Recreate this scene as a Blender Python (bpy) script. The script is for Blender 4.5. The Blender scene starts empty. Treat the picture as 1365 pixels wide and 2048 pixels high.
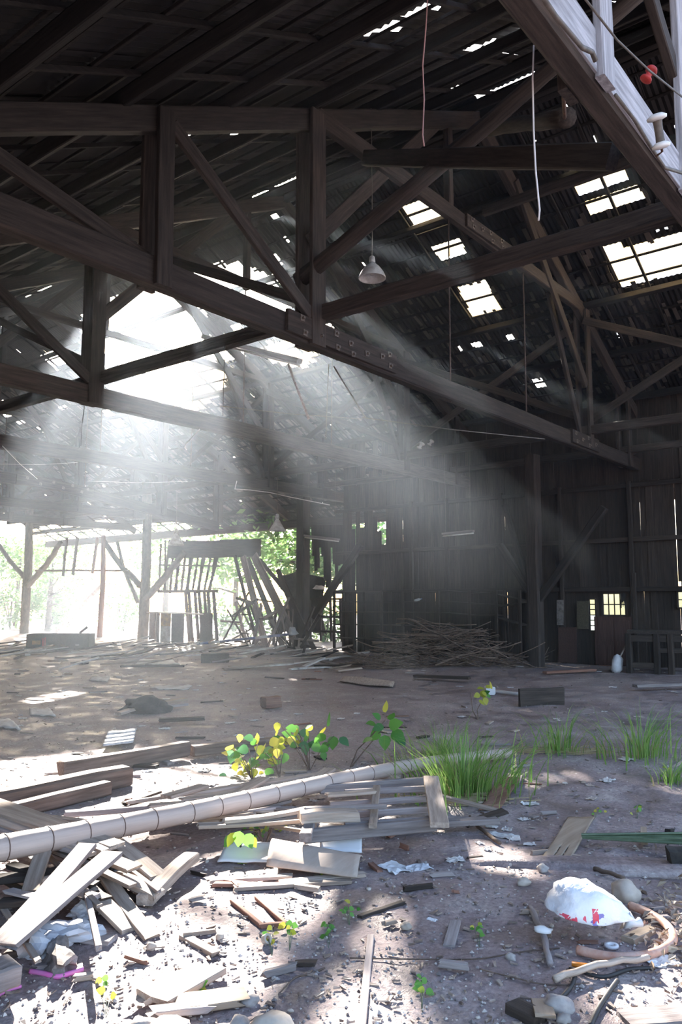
import bpy, bmesh, math, random
from math import pi, sin, cos, radians
from mathutils import Vector, Matrix, Euler, noise

random.seed(7)
SC = bpy.context.scene
COL = SC.collection

# ------------------------------------------------------------------ camera
FPX, CXP, CYP = 1600.0, 682.5, 1024.0          # photograph taken as 1365 x 2048
CAM = Vector((0.0, 0.0, 1.5))
PITCH = math.atan((1205 - CYP) / FPX)
YAW = radians(38.6 - 90)
cd = bpy.data.cameras.new('camera')
cam = bpy.data.objects.new('camera', cd); COL.objects.link(cam)
cam.location = CAM
cam.rotation_euler = (pi / 2 + PITCH, 0, YAW)
cd.sensor_fit = 'VERTICAL'; cd.sensor_height = 36.0; cd.sensor_width = 24.0
cd.lens = 36.0 * FPX / 2048.0
cd.clip_start = 0.05; cd.clip_end = 500
SC.camera = cam
RM = Euler((pi / 2 + PITCH, 0, YAW)).to_matrix()

def ray(px, py):
    return RM @ Vector(((px - CXP) / FPX, -(py - CYP) / FPX, -1.0))
def on_axis(px, py, ax, v):
    r = ray(px, py); t = (v - CAM[ax]) / r[ax]
    return CAM + r * t
def on_s(px, py, s): return on_axis(px, py, 0, s)
def on_l(px, py, l): return on_axis(px, py, 1, l)
def on_d(px, py, d): return CAM + ray(px, py) * d

# ------------------------------------------------------------------ sky, sun, exposure
SUN = ray(330, 364).normalized()
W = bpy.data.worlds.new('sky'); SC.world = W; W.use_nodes = True
nt = W.node_tree; nt.nodes.clear()
wo = nt.nodes.new('ShaderNodeOutputWorld'); bg = nt.nodes.new('ShaderNodeBackground')
sk = nt.nodes.new('ShaderNodeTexSky'); sk.sky_type = 'NISHITA'; sk.sun_disc = False
sk.sun_elevation = math.asin(SUN.z); sk.sun_rotation = math.atan2(SUN.x, SUN.y)
sk.air_density = 1.0; sk.dust_density = 3.0; sk.ozone_density = 1.0
bg.inputs['Strength'].default_value = SKY_STRENGTH = 0.75
nt.links.new(sk.outputs[0], bg.inputs['Color']); nt.links.new(bg.outputs[0], wo.inputs['Surface'])
sd = bpy.data.lights.new('sun', 'SUN'); sd.energy = 42.0; sd.angle = radians(0.6); sd.color = (1.0, 0.93, 0.84)
so = bpy.data.objects.new('sun', sd); COL.objects.link(so)
so.rotation_euler = SUN.to_track_quat('Z', 'Y').to_euler(); so.location = SUN * 60
vs = SC.view_settings
vs.view_transform = 'Standard'; vs.look = 'None'; vs.gamma = 1.0; vs.exposure = 0.0
vs.use_curve_mapping = False
cy = SC.cycles
cy.use_denoising = True
cy.max_bounces = 6; cy.diffuse_bounces = 3; cy.glossy_bounces = 2; cy.transmission_bounces = 4
cy.volume_bounces = 0; cy.transparent_max_bounces = 6
cy.use_adaptive_sampling = True; cy.adaptive_threshold = 0.03
cy.sample_clamp_indirect = 6.0
cy.caustics_reflective = False; cy.caustics_refractive = False

# ------------------------------------------------------------------ materials
MATS = {}
def _new(name):
    m = bpy.data.materials.new(name); m.use_nodes = True
    n = m.node_tree.nodes; b = n['Principled BSDF']
    MATS[name] = m
    return m, m.node_tree, b
def _ramp(t, fac, stops):
    r = t.nodes.new('ShaderNodeValToRGB')
    el = r.color_ramp.elements
    while len(el) < len(stops): el.new(0.5)
    for e, (p, c) in zip(el, stops):
        e.position = p; e.color = (*c, 1)
    t.links.new(fac, r.inputs[0]); return r.outputs[0]
def _noise(t, vec, scale, detail=5, rough=0.6):
    n = t.nodes.new('ShaderNodeTexNoise'); n.inputs['Scale'].default_value = scale
    n.inputs['Detail'].default_value = detail; n.inputs['Roughness'].default_value = rough
    t.links.new(vec, n.inputs['Vector']); return n.outputs['Fac']
def _map(t, scale, kind='Object', rnd=True):
    c = t.nodes.new('ShaderNodeTexCoord'); m = t.nodes.new('ShaderNodeMapping')
    m.inputs['Scale'].default_value = scale
    t.links.new(c.outputs[kind], m.inputs['Vector'])
    if rnd:
        oi = t.nodes.new('ShaderNodeObjectInfo'); mu = t.nodes.new('ShaderNodeMath'); mu.operation = 'MULTIPLY'
        mu.inputs[1].default_value = 57.0; t.links.new(oi.outputs['Random'], mu.inputs[0])
        t.links.new(mu.outputs[0], m.inputs['Location'])
    return m.outputs[0]
def _bump(t, b, h, strength, dist=0.01):
    bp = t.nodes.new('ShaderNodeBump'); bp.inputs['Strength'].default_value = strength
    bp.inputs['Distance'].default_value = dist
    t.links.new(h, bp.inputs['Height']); t.links.new(bp.outputs[0], b.inputs['Normal'])
def _vary(t, col, lo, hi):
    oi = t.nodes.new('ShaderNodeObjectInfo'); mr = t.nodes.new('ShaderNodeMapRange')
    mr.inputs['To Min'].default_value = lo; mr.inputs['To Max'].default_value = hi
    t.links.new(oi.outputs['Random'], mr.inputs['Value'])
    mx = t.nodes.new('ShaderNodeVectorMath'); mx.operation = 'SCALE'
    t.links.new(col, mx.inputs[0]); t.links.new(mr.outputs[0], mx.inputs['Scale'])
    return mx.outputs[0]
def wood(name, dark, light, lo=0.7, hi=1.3, rough=0.85, grain=(0.9, 14, 14), bump=0.5):
    m, t, b = _new(name)
    v = _map(t, grain)
    f1 = _noise(t, v, 2.2, 6, 0.65)
    c = _ramp(t, f1, [(0.28, dark), (0.52, tuple((a + d) / 2 for a, d in zip(dark, light))), (0.72, light)])
    t.links.new(_vary(t, c, lo, hi), b.inputs['Base Color'])
    b.inputs['Roughness'].default_value = rough
    _bump(t, b, f1, bump, 0.012)
    return m
def plain(name, col, rough=0.6, lo=1, hi=1, var=0.0, scale=8, metal=0.0, col2=None, bump=0, kind='Object'):
    m, t, b = _new(name)
    b.inputs['Roughness'].default_value = rough; b.inputs['Metallic'].default_value = metal
    v = _map(t, (1, 1, 1), kind)
    f = _noise(t, v, scale, 5, 0.6)
    c2 = col2 or tuple(max(0, a * (1 - var)) for a in col)
    c = _ramp(t, f, [(0.35, c2), (0.65, col)])
    t.links.new(_vary(t, c, lo, hi), b.inputs['Base Color'])
    if bump: _bump(t, b, f, bump, 0.01)
    return m
def leafmat(name, col, col2, trans=0.45, lo=.7, hi=1.35):
    m, t, b = _new(name)
    n = t.nodes
    g = n.new('ShaderNodeNewGeometry')
    c = _ramp(t, g.outputs['Random Per Island'], [(0.0, col), (1.0, col2)])
    t.links.new(c, b.inputs['Base Color']); b.inputs['Roughness'].default_value = 0.5
    tr = n.new('ShaderNodeBsdfTranslucent'); t.links.new(c, tr.inputs['Color'])
    mx = n.new('ShaderNodeMixShader'); mx.inputs[0].default_value = trans
    t.links.new(b.outputs[0], mx.inputs[1]); t.links.new(tr.outputs[0], mx.inputs[2])
    t.links.new(mx.outputs[0], n['Material Output'].inputs['Surface'])
    return m

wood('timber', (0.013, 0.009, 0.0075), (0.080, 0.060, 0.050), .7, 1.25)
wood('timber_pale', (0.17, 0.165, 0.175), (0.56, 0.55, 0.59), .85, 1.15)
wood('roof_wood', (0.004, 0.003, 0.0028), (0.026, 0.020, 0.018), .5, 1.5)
wood('board', (0.018, 0.012, 0.0095), (0.078, 0.057, 0.045), .7, 1.3)
wood('floor_timber', (0.07, 0.045, 0.033), (0.25, 0.175, 0.14), .8, 1.2)
wood('lath', (0.27, 0.20, 0.155), (0.62, 0.51, 0.43), .7, 1.2)
wood('lath_grey', (0.17, 0.14, 0.135), (0.46, 0.40, 0.385), .7, 1.2)
wood('red_wood', (0.16, 0.07, 0.045), (0.34, 0.18, 0.13), .8, 1.2)
wood('twig', (0.08, 0.052, 0.04), (0.26, 0.18, 0.135), .7, 1.3, grain=(3, 12, 12))
wood('bark', (0.04, 0.03, 0.022), (0.15, 0.115, 0.085), .8, 1.2, grain=(2, 5, 5))
wood('plywood', (0.30, 0.225, 0.16), (0.47, 0.37, 0.28), .9, 1.1, grain=(0.6, 9, 9), bump=.2)
wood('cardboard', (0.42, 0.33, 0.27), (0.56, 0.47, 0.41), .95, 1.05, grain=(.5, 6, 6), bump=.15)
plain('rust', (0.16, 0.07, 0.04), 0.8, .8, 1.2, scale=14, col2=(0.05, 0.028, 0.02), bump=.4)
plain('steel', (0.30, 0.27, 0.25), 0.6, metal=0.5, scale=20, col2=(0.12, 0.09, 0.075))
plain('bolt_iron', (0.20, 0.17, 0.15), 0.65, scale=40, col2=(0.07, 0.05, 0.04))
plain('rod_iron', (0.13, 0.085, 0.07), 0.7, scale=20, col2=(0.05, 0.035, 0.03))
plain('sheet_iron', (0.026, 0.022, 0.022), 0.75, .45, 1.5, scale=1.7, col2=(0.011, 0.010, 0.010))
plain('zinc', (0.66, 0.66, 0.67), 0.5, scale=9, col2=(0.40, 0.38, 0.38))
plain('white_plastic', (0.80, 0.80, 0.82), 0.45, scale=3, var=.08)
plain('pale_cloth', (0.66, 0.66, 0.70), 0.8, scale=6, var=.25)
plain('ceramic', (0.82, 0.80, 0.76), 0.25, scale=6, var=.1)
plain('cord_white', (0.78, 0.74, 0.73), 0.6, scale=20, var=.15)
plain('cord_pink', (0.74, 0.42, 0.40), 0.6, scale=20, var=.2)
plain('cable_dark', (0.035, 0.033, 0.035), 0.55, scale=20, var=.3)
plain('cable_grey', (0.16, 0.135, 0.115), 0.6, scale=20, var=.4)
plain('blue_plastic', (0.06, 0.10, 0.34), 0.5, scale=5, col2=(0.22, 0.26, 0.42))
plain('pink_plastic', (0.75, 0.16, 0.50), 0.5, scale=12, col2=(0.55, 0.20, 0.45))
plain('orange_plastic', (0.85, 0.28, 0.02), 0.5, scale=12, var=.3)
plain('red_paint', (0.48, 0.035, 0.03), 0.6, scale=12, var=.4)
plain('yellow_paint', (0.52, 0.27, 0.05), 0.7, scale=9, col2=(0.30, 0.16, 0.05))
plain('hose', (0.66, 0.46, 0.38), 0.5, scale=12, col2=(0.50, 0.24, 0.16))
plain('stone', (0.50, 0.46, 0.42), 0.85, .7, 1.25, scale=9, col2=(0.30, 0.26, 0.25), bump=.5)
plain('stone_pale', (0.58, 0.52, 0.46), 0.8, .9, 1.1, scale=7, col2=(0.40, 0.33, 0.27), bump=.4)
plain('gravel', (0.34, 0.28, 0.27), 0.9, .8, 1.2, scale=4, col2=(0.17, 0.135, 0.13))
plain('paper', (0.74, 0.72, 0.70), 0.8, .85, 1.1, scale=6, col2=(0.50, 0.45, 0.42))
plain('char', (0.022, 0.020, 0.020), 0.9, scale=12, col2=(0.05, 0.045, 0.04), bump=.8)
plain('rock_out', (0.30, 0.27, 0.24), 0.9, scale=3, var=.5)
plain('frond', (0.16, 0.21, 0.13), 0.5, scale=8, col2=(0.07, 0.10, 0.055))
plain('mould', (0.30, 0.27, 0.26), 0.9, scale=14, col2=(0.12, 0.10, 0.09), bump=.6)
leafmat('leaf_green', (0.06, 0.20, 0.03), (0.16, 0.38, 0.07))
leafmat('leaf_yellow', (0.42, 0.46, 0.05), (0.66, 0.56, 0.08))
leafmat('leaf_dark', (0.03, 0.09, 0.025), (0.08, 0.20, 0.05))
leafmat('leaf_out', (0.09, 0.20, 0.07), (0.24, 0.40, 0.13), .5)
leafmat('grass_green', (0.12, 0.27, 0.05), (0.36, 0.52, 0.15), .45)
leafmat('grass_dry', (0.36, 0.28, 0.15), (0.50, 0.40, 0.22), .3)
leafmat('litter', (0.17, 0.11, 0.08), (0.52, 0.42, 0.31), .0)
leafmat('chips', (0.15, 0.105, 0.085), (0.40, 0.32, 0.27), .0)

def glassmat(name, col, trans):
    m, t, b = _new(name)
    n = t.nodes
    tb = n.new('ShaderNodeBsdfTransparent'); tb.inputs[0].default_value = (*col, 1)
    b.inputs['Base Color'].default_value = (*col, 1); b.inputs['Roughness'].default_value = 0.25
    mx = n.new('ShaderNodeMixShader'); mx.inputs[0].default_value = trans
    t.links.new(b.outputs[0], mx.inputs[1]); t.links.new(tb.outputs[0], mx.inputs[2])
    t.links.new(mx.outputs[0], n['Material Output'].inputs['Surface'])
glassmat('dusty_glass', (0.80, 0.90, 0.88), 0.75)
glassmat('fibre_panel', (0.92, 0.80, 0.58), 0.5)
def translu(name, col, col2):
    m, t, b = _new(name)
    c = _ramp(t, _noise(t, _map(t, (1, 1, 1)), 1.3, 4), [(.35, col2), (.65, col)])
    tr = t.nodes.new('ShaderNodeBsdfTranslucent'); t.links.new(c, tr.inputs['Color'])
    t.links.new(c, b.inputs['Base Color']); mx = t.nodes.new('ShaderNodeMixShader'); mx.inputs[0].default_value = .8
    t.links.new(b.outputs[0], mx.inputs[1]); t.links.new(tr.outputs[0], mx.inputs[2])
    t.links.new(mx.outputs[0], t.nodes['Material Output'].inputs['Surface'])
translu('fibre', (0.92, 0.88, 0.78), (0.88, 0.74, 0.48))
# ------------------------------------------------------------------ mesh helpers
LOC = {}
def link(o, parent=None):
    COL.objects.link(o)
    if parent is not None:
        o.parent = parent
        o.matrix_parent_inverse = Matrix.Translation(-LOC[parent.name])
    return o
def tag(o, label=None, cat=None, group=None, kind=None):
    if label: o['label'] = label
    if cat: o['category'] = cat
    if group: o['group'] = group
    if kind: o['kind'] = kind
    return o
def empty(name, loc, label=None, cat=None, group=None, kind=None):
    o = bpy.data.objects.new(name, None); COL.objects.link(o)
    o.location = loc; o.empty_display_size = 0.1; LOC[o.name] = Vector(loc)
    return tag(o, label, cat, group, kind)
def mesh(name, V, Fc, mat, parent=None, mw=None, smooth=False):
    me = bpy.data.meshes.new(name); me.from_pydata([tuple(v) for v in V], [], Fc)
    mats = mat if isinstance(mat, (list, tuple)) else [mat]
    for m in mats: me.materials.append(MATS[m])
    if smooth: me.polygons.foreach_set('use_smooth', [True] * len(me.polygons))
    me.update()
    return inst(name, me, parent, mw)
def inst(name, me, parent=None, mw=None):
    o = bpy.data.objects.new(name, me)
    if mw is not None: o.matrix_basis = mw
    if parent is None:
        COL.objects.link(o); LOC[o.name] = o.matrix_basis.translation.copy()
    elif parent.type == 'EMPTY': link(o, parent)
    else:                                   # sub-part of a mesh part
        COL.objects.link(o); o.parent = parent
        o.matrix_parent_inverse = parent.matrix_basis.inverted()
    return o
def frame(A, B, up=Vector((0, 0, 1)), roll=0.0):
    A = Vector(A); B = Vector(B); x = (B - A); L = x.length; x.normalize()
    up = Vector(up)
    if abs(x.dot(up)) > 0.98: up = Vector((0, 1, 0))
    y = up.cross(x).normalized(); z = x.cross(y)
    M = Matrix((x, y, z)).transposed()
    if roll: M = M @ Matrix.Rotation(roll, 3, 'X')
    M = M.to_4x4(); M.translation = (A + B) / 2
    return M, L
def beam_geo(L, w, h, seg=4, jit=0.0, ch=0.12, ends=0.0, bow=0.0, taper=1.0):
    c = min(w, h) * ch
    prof = [(-w/2 + c, -h/2), (w/2 - c, -h/2), (w/2, -h/2 + c), (w/2, h/2 - c), (w/2 - c, h/2), (-w/2 + c, h/2), (-w/2, h/2 - c), (-w/2, -h/2 + c)]
    V = []; Fc = []
    n = len(prof)
    for i in range(seg + 1):
        f = i / seg; x = (f - .5) * L; dy = random.uniform(-jit, jit); dz = random.uniform(-jit, jit) + bow * (1 - (2*f-1)**2)
        k = 1 + (taper - 1) * f
        for (a, b) in prof:
            ex = random.uniform(-ends, ends) if i in (0, seg) else 0
            V.append((x + ex, a * k + dy + random.uniform(-jit, jit) * .35, b * k + dz + random.uniform(-jit, jit) * .35))
    for i in range(seg):
        for j in range(n):
            Fc.append((i*n + j, i*n + (j+1) % n, (i+1)*n + (j+1) % n, (i+1)*n + j))
    Fc.append(tuple(range(n))[::-1]); Fc.append(tuple(seg*n + j for j in range(n)))
    return V, [f[::-1] for f in Fc]
def beam(name, A, B, w, h, mat, parent=None, up=(0, 0, 1), roll=0.0, seg=4, jit=None, ends=0.0, bow=0.0, taper=1.0):
    M, L = frame(A, B, up, roll)
    if jit is None: jit = min(w, h) * 0.05
    V, Fc = beam_geo(L, w, h, seg, jit, ends=ends, bow=bow, taper=taper)
    return mesh(name, V, Fc, mat, parent, M)
def tube_geo(pts, r, sides=8, rad=None, cap=True):
    pts = [Vector(p) for p in pts]; V = []; Fc = []
    n = len(pts); prev = None
    for i, p in enumerate(pts):
        t = (pts[min(i+1, n-1)] - pts[max(i-1, 0)]).normalized()
        if prev is None:
            a = Vector((0, 0, 1)) if abs(t.z) < .9 else Vector((1, 0, 0))
            u = t.cross(a).normalized()
        else:
            u = (prev - t * prev.dot(t)).normalized()
        prev = u; v = t.cross(u)
        rr = rad[i] if rad else r
        for k in range(sides):
            an = 2*pi*k/sides; V.append(p + u*cos(an)*rr + v*sin(an)*rr)
    for i in range(n-1):
        for k in range(sides):
            Fc.append((i*sides+k, i*sides+(k+1) % sides, (i+1)*sides+(k+1) % sides, (i+1)*sides+k))
    if cap:
        Fc.append(tuple(range(sides))[::-1]); Fc.append(tuple((n-1)*sides+k for k in range(sides)))
    return V, Fc
def tube(name, pts, r, mat, parent=None, sides=8, rad=None, base=None):
    pts = [Vector(p) for p in pts]
    o = base or pts[0].copy()
    V, Fc = tube_geo([p - o for p in pts], r, sides, rad)
    return mesh(name, V, Fc, mat, parent, Matrix.Translation(o), smooth=True)
def log(name, A, B, r0, r1, mat, parent=None, bend=0.03, sides=10):
    M, L = frame(A, B)
    n = 8; pts = []; rad = []
    for i in range(n+1):
        f = i/n
        jb = min(bend*.4, r0*.3); pts.append(Vector(((f-.5)*L, random.uniform(-1, 1)*jb + bend*sin(pi*f), random.uniform(-1, 1)*jb)))
        rad.append((r0 + (r1-r0)*f) * random.uniform(.94, 1.06))
    V, Fc = tube_geo(pts, r0, sides, rad)
    return mesh(name, V, Fc, mat, parent, M, smooth=True)
def lathe_geo(prof, sides=20, cap=False):
    V = []; Fc = []
    for (r, z) in prof:
        for k in range(sides):
            a = 2*pi*k/sides; V.append((r*cos(a), r*sin(a), z))
    for i in range(len(prof)-1):
        for k in range(sides):
            Fc.append((i*sides+k, i*sides+(k+1) % sides, (i+1)*sides+(k+1) % sides, (i+1)*sides+k))
    if cap:
        Fc.append(tuple(range(sides))[::-1]); Fc.append(tuple((len(prof)-1)*sides+k for k in range(sides)))
    return V, Fc
def join(parts):
    V = []; Fc = []
    for v, f in parts:
        o = len(V); V += [tuple(x) for x in v]; Fc += [tuple(i + o for i in q) for q in f]
    return V, Fc
def xf(geo, M):
    return [M @ Vector(v) for v in geo[0]], geo[1]
def blob_geo(rx, ry, rz, rough=0.2, sub=2, seed=0, flat=0.0):
    bm = bmesh.new(); bmesh.ops.create_icosphere(bm, subdivisions=sub, radius=1)
    for v in bm.verts:
        n = noise.noise(v.co * 1.3 + Vector((seed*3.7, seed, 0))) + .5*noise.noise(v.co*3 + Vector((0, seed*2.1, 5)))
        k = 1 + rough * n
        v.co = Vector((v.co.x*rx*k, v.co.y*ry*k, v.co.z*rz*k))
        if v.co.z < -flat: v.co.z = -flat + (v.co.z+flat)*.15
    V = [v.co.copy() for v in bm.verts]; Fc = [tuple(x.index for x in f.verts) for f in bm.faces]
    bm.free(); return V, Fc
def pip(x, y, poly):
    c = False; j = len(poly)-1
    for i in range(len(poly)):
        xi, yi = poly[i]; xj, yj = poly[j]
        if (yi > y) != (yj > y) and x < (xj-xi)*(y-yi)/(yj-yi)+xi: c = not c
        j = i
    return c
# ------------------------------------------------------------------ floor
def gz(x, y):
    v = Vector((x*.35, y*.35, 1.7))
    z = .05*noise.noise(v) + .02*noise.noise(v*4)
    # heaps of rubble along the open far side
    d = math.exp(-((x-18.8)/2.0)**2) * (1/(1+math.exp(-(y-17)/1.5)))
    return z + .16*d
def on_g(px, py, up=0.0):
    z = 0.0
    for _ in range(6):
        r = ray(px, py); t = (z - CAM.z)/r.z; P = CAM + r*t
        z = gz(P.x, P.y)
    P.z = z + up
    return P
def build_floor():
    front = radians(38.6)
    ang = [front + radians(a) for a in [-36 + 72*i/300 for i in range(301)]]
    a0, a1 = ang[-1], ang[0] + 2*pi
    ang += [a0 + (a1-a0)*i/60 for i in range(1, 60)]
    rings = []; r = 0.6
    while r < 110:
        rings.append(r); r *= 1.026 if r < 12 else (1.04 if r < 40 else 1.12)
    V = [(0, 0, gz(0, 0))]; n = len(ang)
    for r in rings:
        for a in ang:
            x, y = r*cos(a), r*sin(a)
            z = gz(x, y) if r < 60 else 0
            if r < 14:
                p = Vector((x*5, y*5, 3.1)); z += .010*noise.noise(p) + .006*noise.noise(p*2.7) + .004*noise.noise(p*6.3)
            V.append((x, y, z))
    Fc = [(0, 1+i, 1+(i+1) % n) for i in range(n)]
    for k in range(len(rings)-1):
        for i in range(n):
            a = 1+k*n+i; b = 1+k*n+(i+1) % n
            Fc.append((a, a+n, b+n, b))
    m, t, b = _new('dirt')
    c = t.nodes.new('ShaderNodeTexCoord').outputs['Object']
    big = _noise(t, c, .45, 6, .6); mid = _noise(t, c, 2.6, 6, .65); fine = _noise(t, c, 38, 4, .7)
    vo = t.nodes.new('ShaderNodeTexVoronoi'); vo.inputs['Scale'].default_value = 34; t.links.new(c, vo.inputs['Vector'])
    c1 = _ramp(t, big, [(.34, (.18, .128, .124)), (.5, (.32, .25, .246)), (.64, (.46, .40, .385))])
    c2 = _ramp(t, mid, [(.36, (.135, .100, .102)), (.52, (.34, .27, .268)), (.68, (.56, .50, .47))])
    mx = t.nodes.new('ShaderNodeMixRGB'); mx.inputs[0].default_value = .55
    t.links.new(c1, mx.inputs[1]); t.links.new(c2, mx.inputs[2])
    c3 = _ramp(t, fine, [(.30, (.55, .52, .52)), (.55, (1, 1, 1)), (.75, (1.5, 1.45, 1.4))])
    m2 = t.nodes.new('ShaderNodeMixRGB'); m2.blend_type = 'MULTIPLY'; m2.inputs[0].default_value = .8
    t.links.new(mx.outputs[0], m2.inputs[1]); t.links.new(c3, m2.inputs[2])
    # pebbles and crumbs set into the dirt
    sp = t.nodes.new('ShaderNodeSeparateColor'); t.links.new(vo.outputs['Color'], sp.inputs[0])
    gt = t.nodes.new('ShaderNodeMath'); gt.operation = 'GREATER_THAN'; gt.inputs[1].default_value = .86; t.links.new(sp.outputs[0], gt.inputs[0])
    lt = t.nodes.new('ShaderNodeMath'); lt.operation = 'LESS_THAN'; lt.inputs[1].default_value = .33; t.links.new(vo.outputs['Distance'], lt.inputs[0])
    mu = t.nodes.new('ShaderNodeMath'); mu.operation = 'MULTIPLY'; t.links.new(gt.outputs[0], mu.inputs[0]); t.links.new(lt.outputs[0], mu.inputs[1])
    pc = _ramp(t, sp.outputs[1], [(0, (.15, .12, .12)), (.6, (.36, .31, .29)), (1, (.62, .58, .55))])
    m3 = t.nodes.new('ShaderNodeMixRGB'); t.links.new(mu.outputs[0], m3.inputs[0]); t.links.new(m2.outputs[0], m3.inputs[1]); t.links.new(pc, m3.inputs[2])
    t.links.new(m3.outputs[0], b.inputs['Base Color'])
    rr = _ramp(t, mid, [(.38, (.42, .42, .42)), (.55, (.9, .9, .9))]); t.links.new(rr, b.inputs['Roughness'])
    ad = t.nodes.new('ShaderNodeMath'); ad.operation = 'ADD'; t.links.new(fine, ad.inputs[0]); t.links.new(mid, ad.inputs[1])
    a2 = t.nodes.new('ShaderNodeMath'); a2.operation = 'ADD'; t.links.new(ad.outputs[0], a2.inputs[0]); t.links.new(mu.outputs[0], a2.inputs[1])
    _bump(t, b, a2.outputs[0], .55, .02)
    o = mesh('floor', V, Fc, 'dirt', smooth=True); tag(o, 'trodden dirt floor of the shed strewn with grit and crumbs', kind='structure')
build_floor()

# ------------------------------------------------------------------ roof
RS, RZ, RMS = 11.75, 10.25, 0.5               # ridge: position across the span, height, slope
L0, L1 = 0.8, 37.8
SL, SR = -1.3, 23.2
def roof_z(s): return RZ - RMS*abs(s - RS)
def on_roof(px, py, side):                    # side +1: the slope beyond the ridge, -1: the near one
    r = ray(px, py)
    t = (RZ - side*RMS*(CAM.x - RS) - CAM.z)/(r.z + side*RMS*r.x)
    return CAM + r*t
FAR_HOLES = [
 [(158,640),(185,605),(240,592),(272,588),(292,572),(345,572),(392,590),(408,628),(420,656),(468,680),(492,714),(462,722),(446,728),(420,722),(398,716),(303,752),(227,728),(165,715)],
 [(392,556),(430,528),(480,528),(545,555),(585,590),(575,632),(525,636),(455,600)],
 [(362,546),(382,534),(402,545),(384,556)],
 [(520,700),(535,686),(575,684),(640,712),(604,738),(562,730),(535,722)],
 [(250,622),(275,612),(292,628),(268,638)], [(315,648),(330,643),(336,655),(322,658)],
 [(460,655),(480,650),(492,664),(470,668)],
 [(638,655),(664,652),(672,665),(648,668)],
 [(800,408),(868,388),(893,445),(828,465)], [(850,478),(900,465),(905,471),(858,484)], [(860,498),(915,480),(930,505),(880,522)],
 [(895,553),(950,540),(955,549),(900,563)], [(912,578),(968,563),(1000,622),(942,637)],
 [(1165,292),(1192,278),(1216,300),(1172,304)],
 [(1128,328),(1182,322),(1192,343),(1140,350)], [(1148,370),(1247,338),(1258,358),(1156,392)], [(1165,405),(1275,374),(1292,398),(1182,436)],
 [(1195,470),(1330,436),(1338,452),(1202,486)], [(1208,500),(1400,455),(1440,530),(1240,573)],
 [(1062,760),(1082,756),(1092,771),(1070,775)], [(940,692),(960,688),(966,697),(948,700)], [(1010,676),(1028,672),(1030,678),(1016,681)],
 [(80,712),(104,697),(134,724),(110,741)], [(0,652),(14,644),(22,655),(8,664)], [(200,818),(222,822),(252,852),(236,858),(212,838)],
 [(0,826),(18,822),(26,834),(8,836)], [(28,842),(50,846),(48,850),(32,848)], [(512,412),(525,406),(526,413),(516,418)],
 [(538,437),(548,428),(560,436),(548,444)], [(420,452),(440,444),(442,452),(428,458)], [(535,515),(552,512),(560,530),(548,534)],
 [(626,335),(648,320),(668,322),(655,338),(632,346)], [(650,358),(684,340),(694,345),(668,362)],
 [(1196,820),(1204,815),(1206,823),(1200,826)], [(115,818),(128,812),(132,820),(120,824)], [(1310,936),(1322,933),(1328,938),(1316,940)],
 [(470,405),(486,398),(490,404),(474,410)], [(40,560),(60,556),(62,564),(44,566)], [(78,545),(88,543),(86,549),(80,550)],
 [(4,552),(46,549),(34,562),(10,556)], [(500,840),(520,838),(520,842),(504,844)],
 [(452,730),(402,722),(303,758),(227,734),(188,728),(192,755),(240,788),(320,815),(395,826),(454,775)],
]
NEAR_HOLES = [
 [(362,282),(378,270),(408,267),(394,281)], [(340,280),(352,271),(366,269),(352,280)], [(462,280),(482,266),(526,263),(508,280)], [(434,293),(466,289),(462,297),(440,298)],
 [(764,78),(784,58),(812,48),(822,58),(794,76)], [(818,52),(842,30),(872,8),(906,4),(896,22),(836,48)], [(910,0),(935,-14),(950,-8),(930,4)],
 [(888,193),(918,176),(942,172),(916,188)], [(928,208),(966,194),(956,208)], [(1274,22),(1284,13),(1294,16),(1288,26)], [(1272,68),(1300,50),(1318,52),(1294,68)],
 [(842,98),(872,86),(905,92),(872,104)], [(934,112),(962,98),(1004,86),(990,100),(952,116)], [(1076,152),(1092,140),(1098,148),(1086,158)],
 [(700,90),(725,82),(760,70),(758,76),(728,88)], [(574,288),(580,285),(580,291),(575,293)], [(1250,112),(1300,88),(1302,98),(1256,122)],
]
def holes_sl(hs, side):
    return [[(p.x, p.y) for p in (on_roof(x, y, side) for x, y in h)] for h in hs]
HF = holes_sl(FAR_HOLES, 1); HN = holes_sl(NEAR_HOLES, -1)
HF.append([(22.1, 26.5), (21.8, 28.2), (22.3, 29.6), (21.7, 31.5), (22.0, 33.4), (21.6, 35.0), (22.0, 38), (24, 38), (24, 26.5)])   # sheets lost along the far eave
def bb(h): return (min(p[0] for p in h), max(p[0] for p in h), min(p[1] for p in h), max(p[1] for p in h))
BF = [bb(h) for h in HF]; BN = [bb(h) for h in HN]
def in_hole(s, l, H, B):
    for h, b in zip(H, B):
        if b[0] <= s <= b[1] and b[2] <= l <= b[3] and pip(s, l, h): return True
    return False

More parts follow.
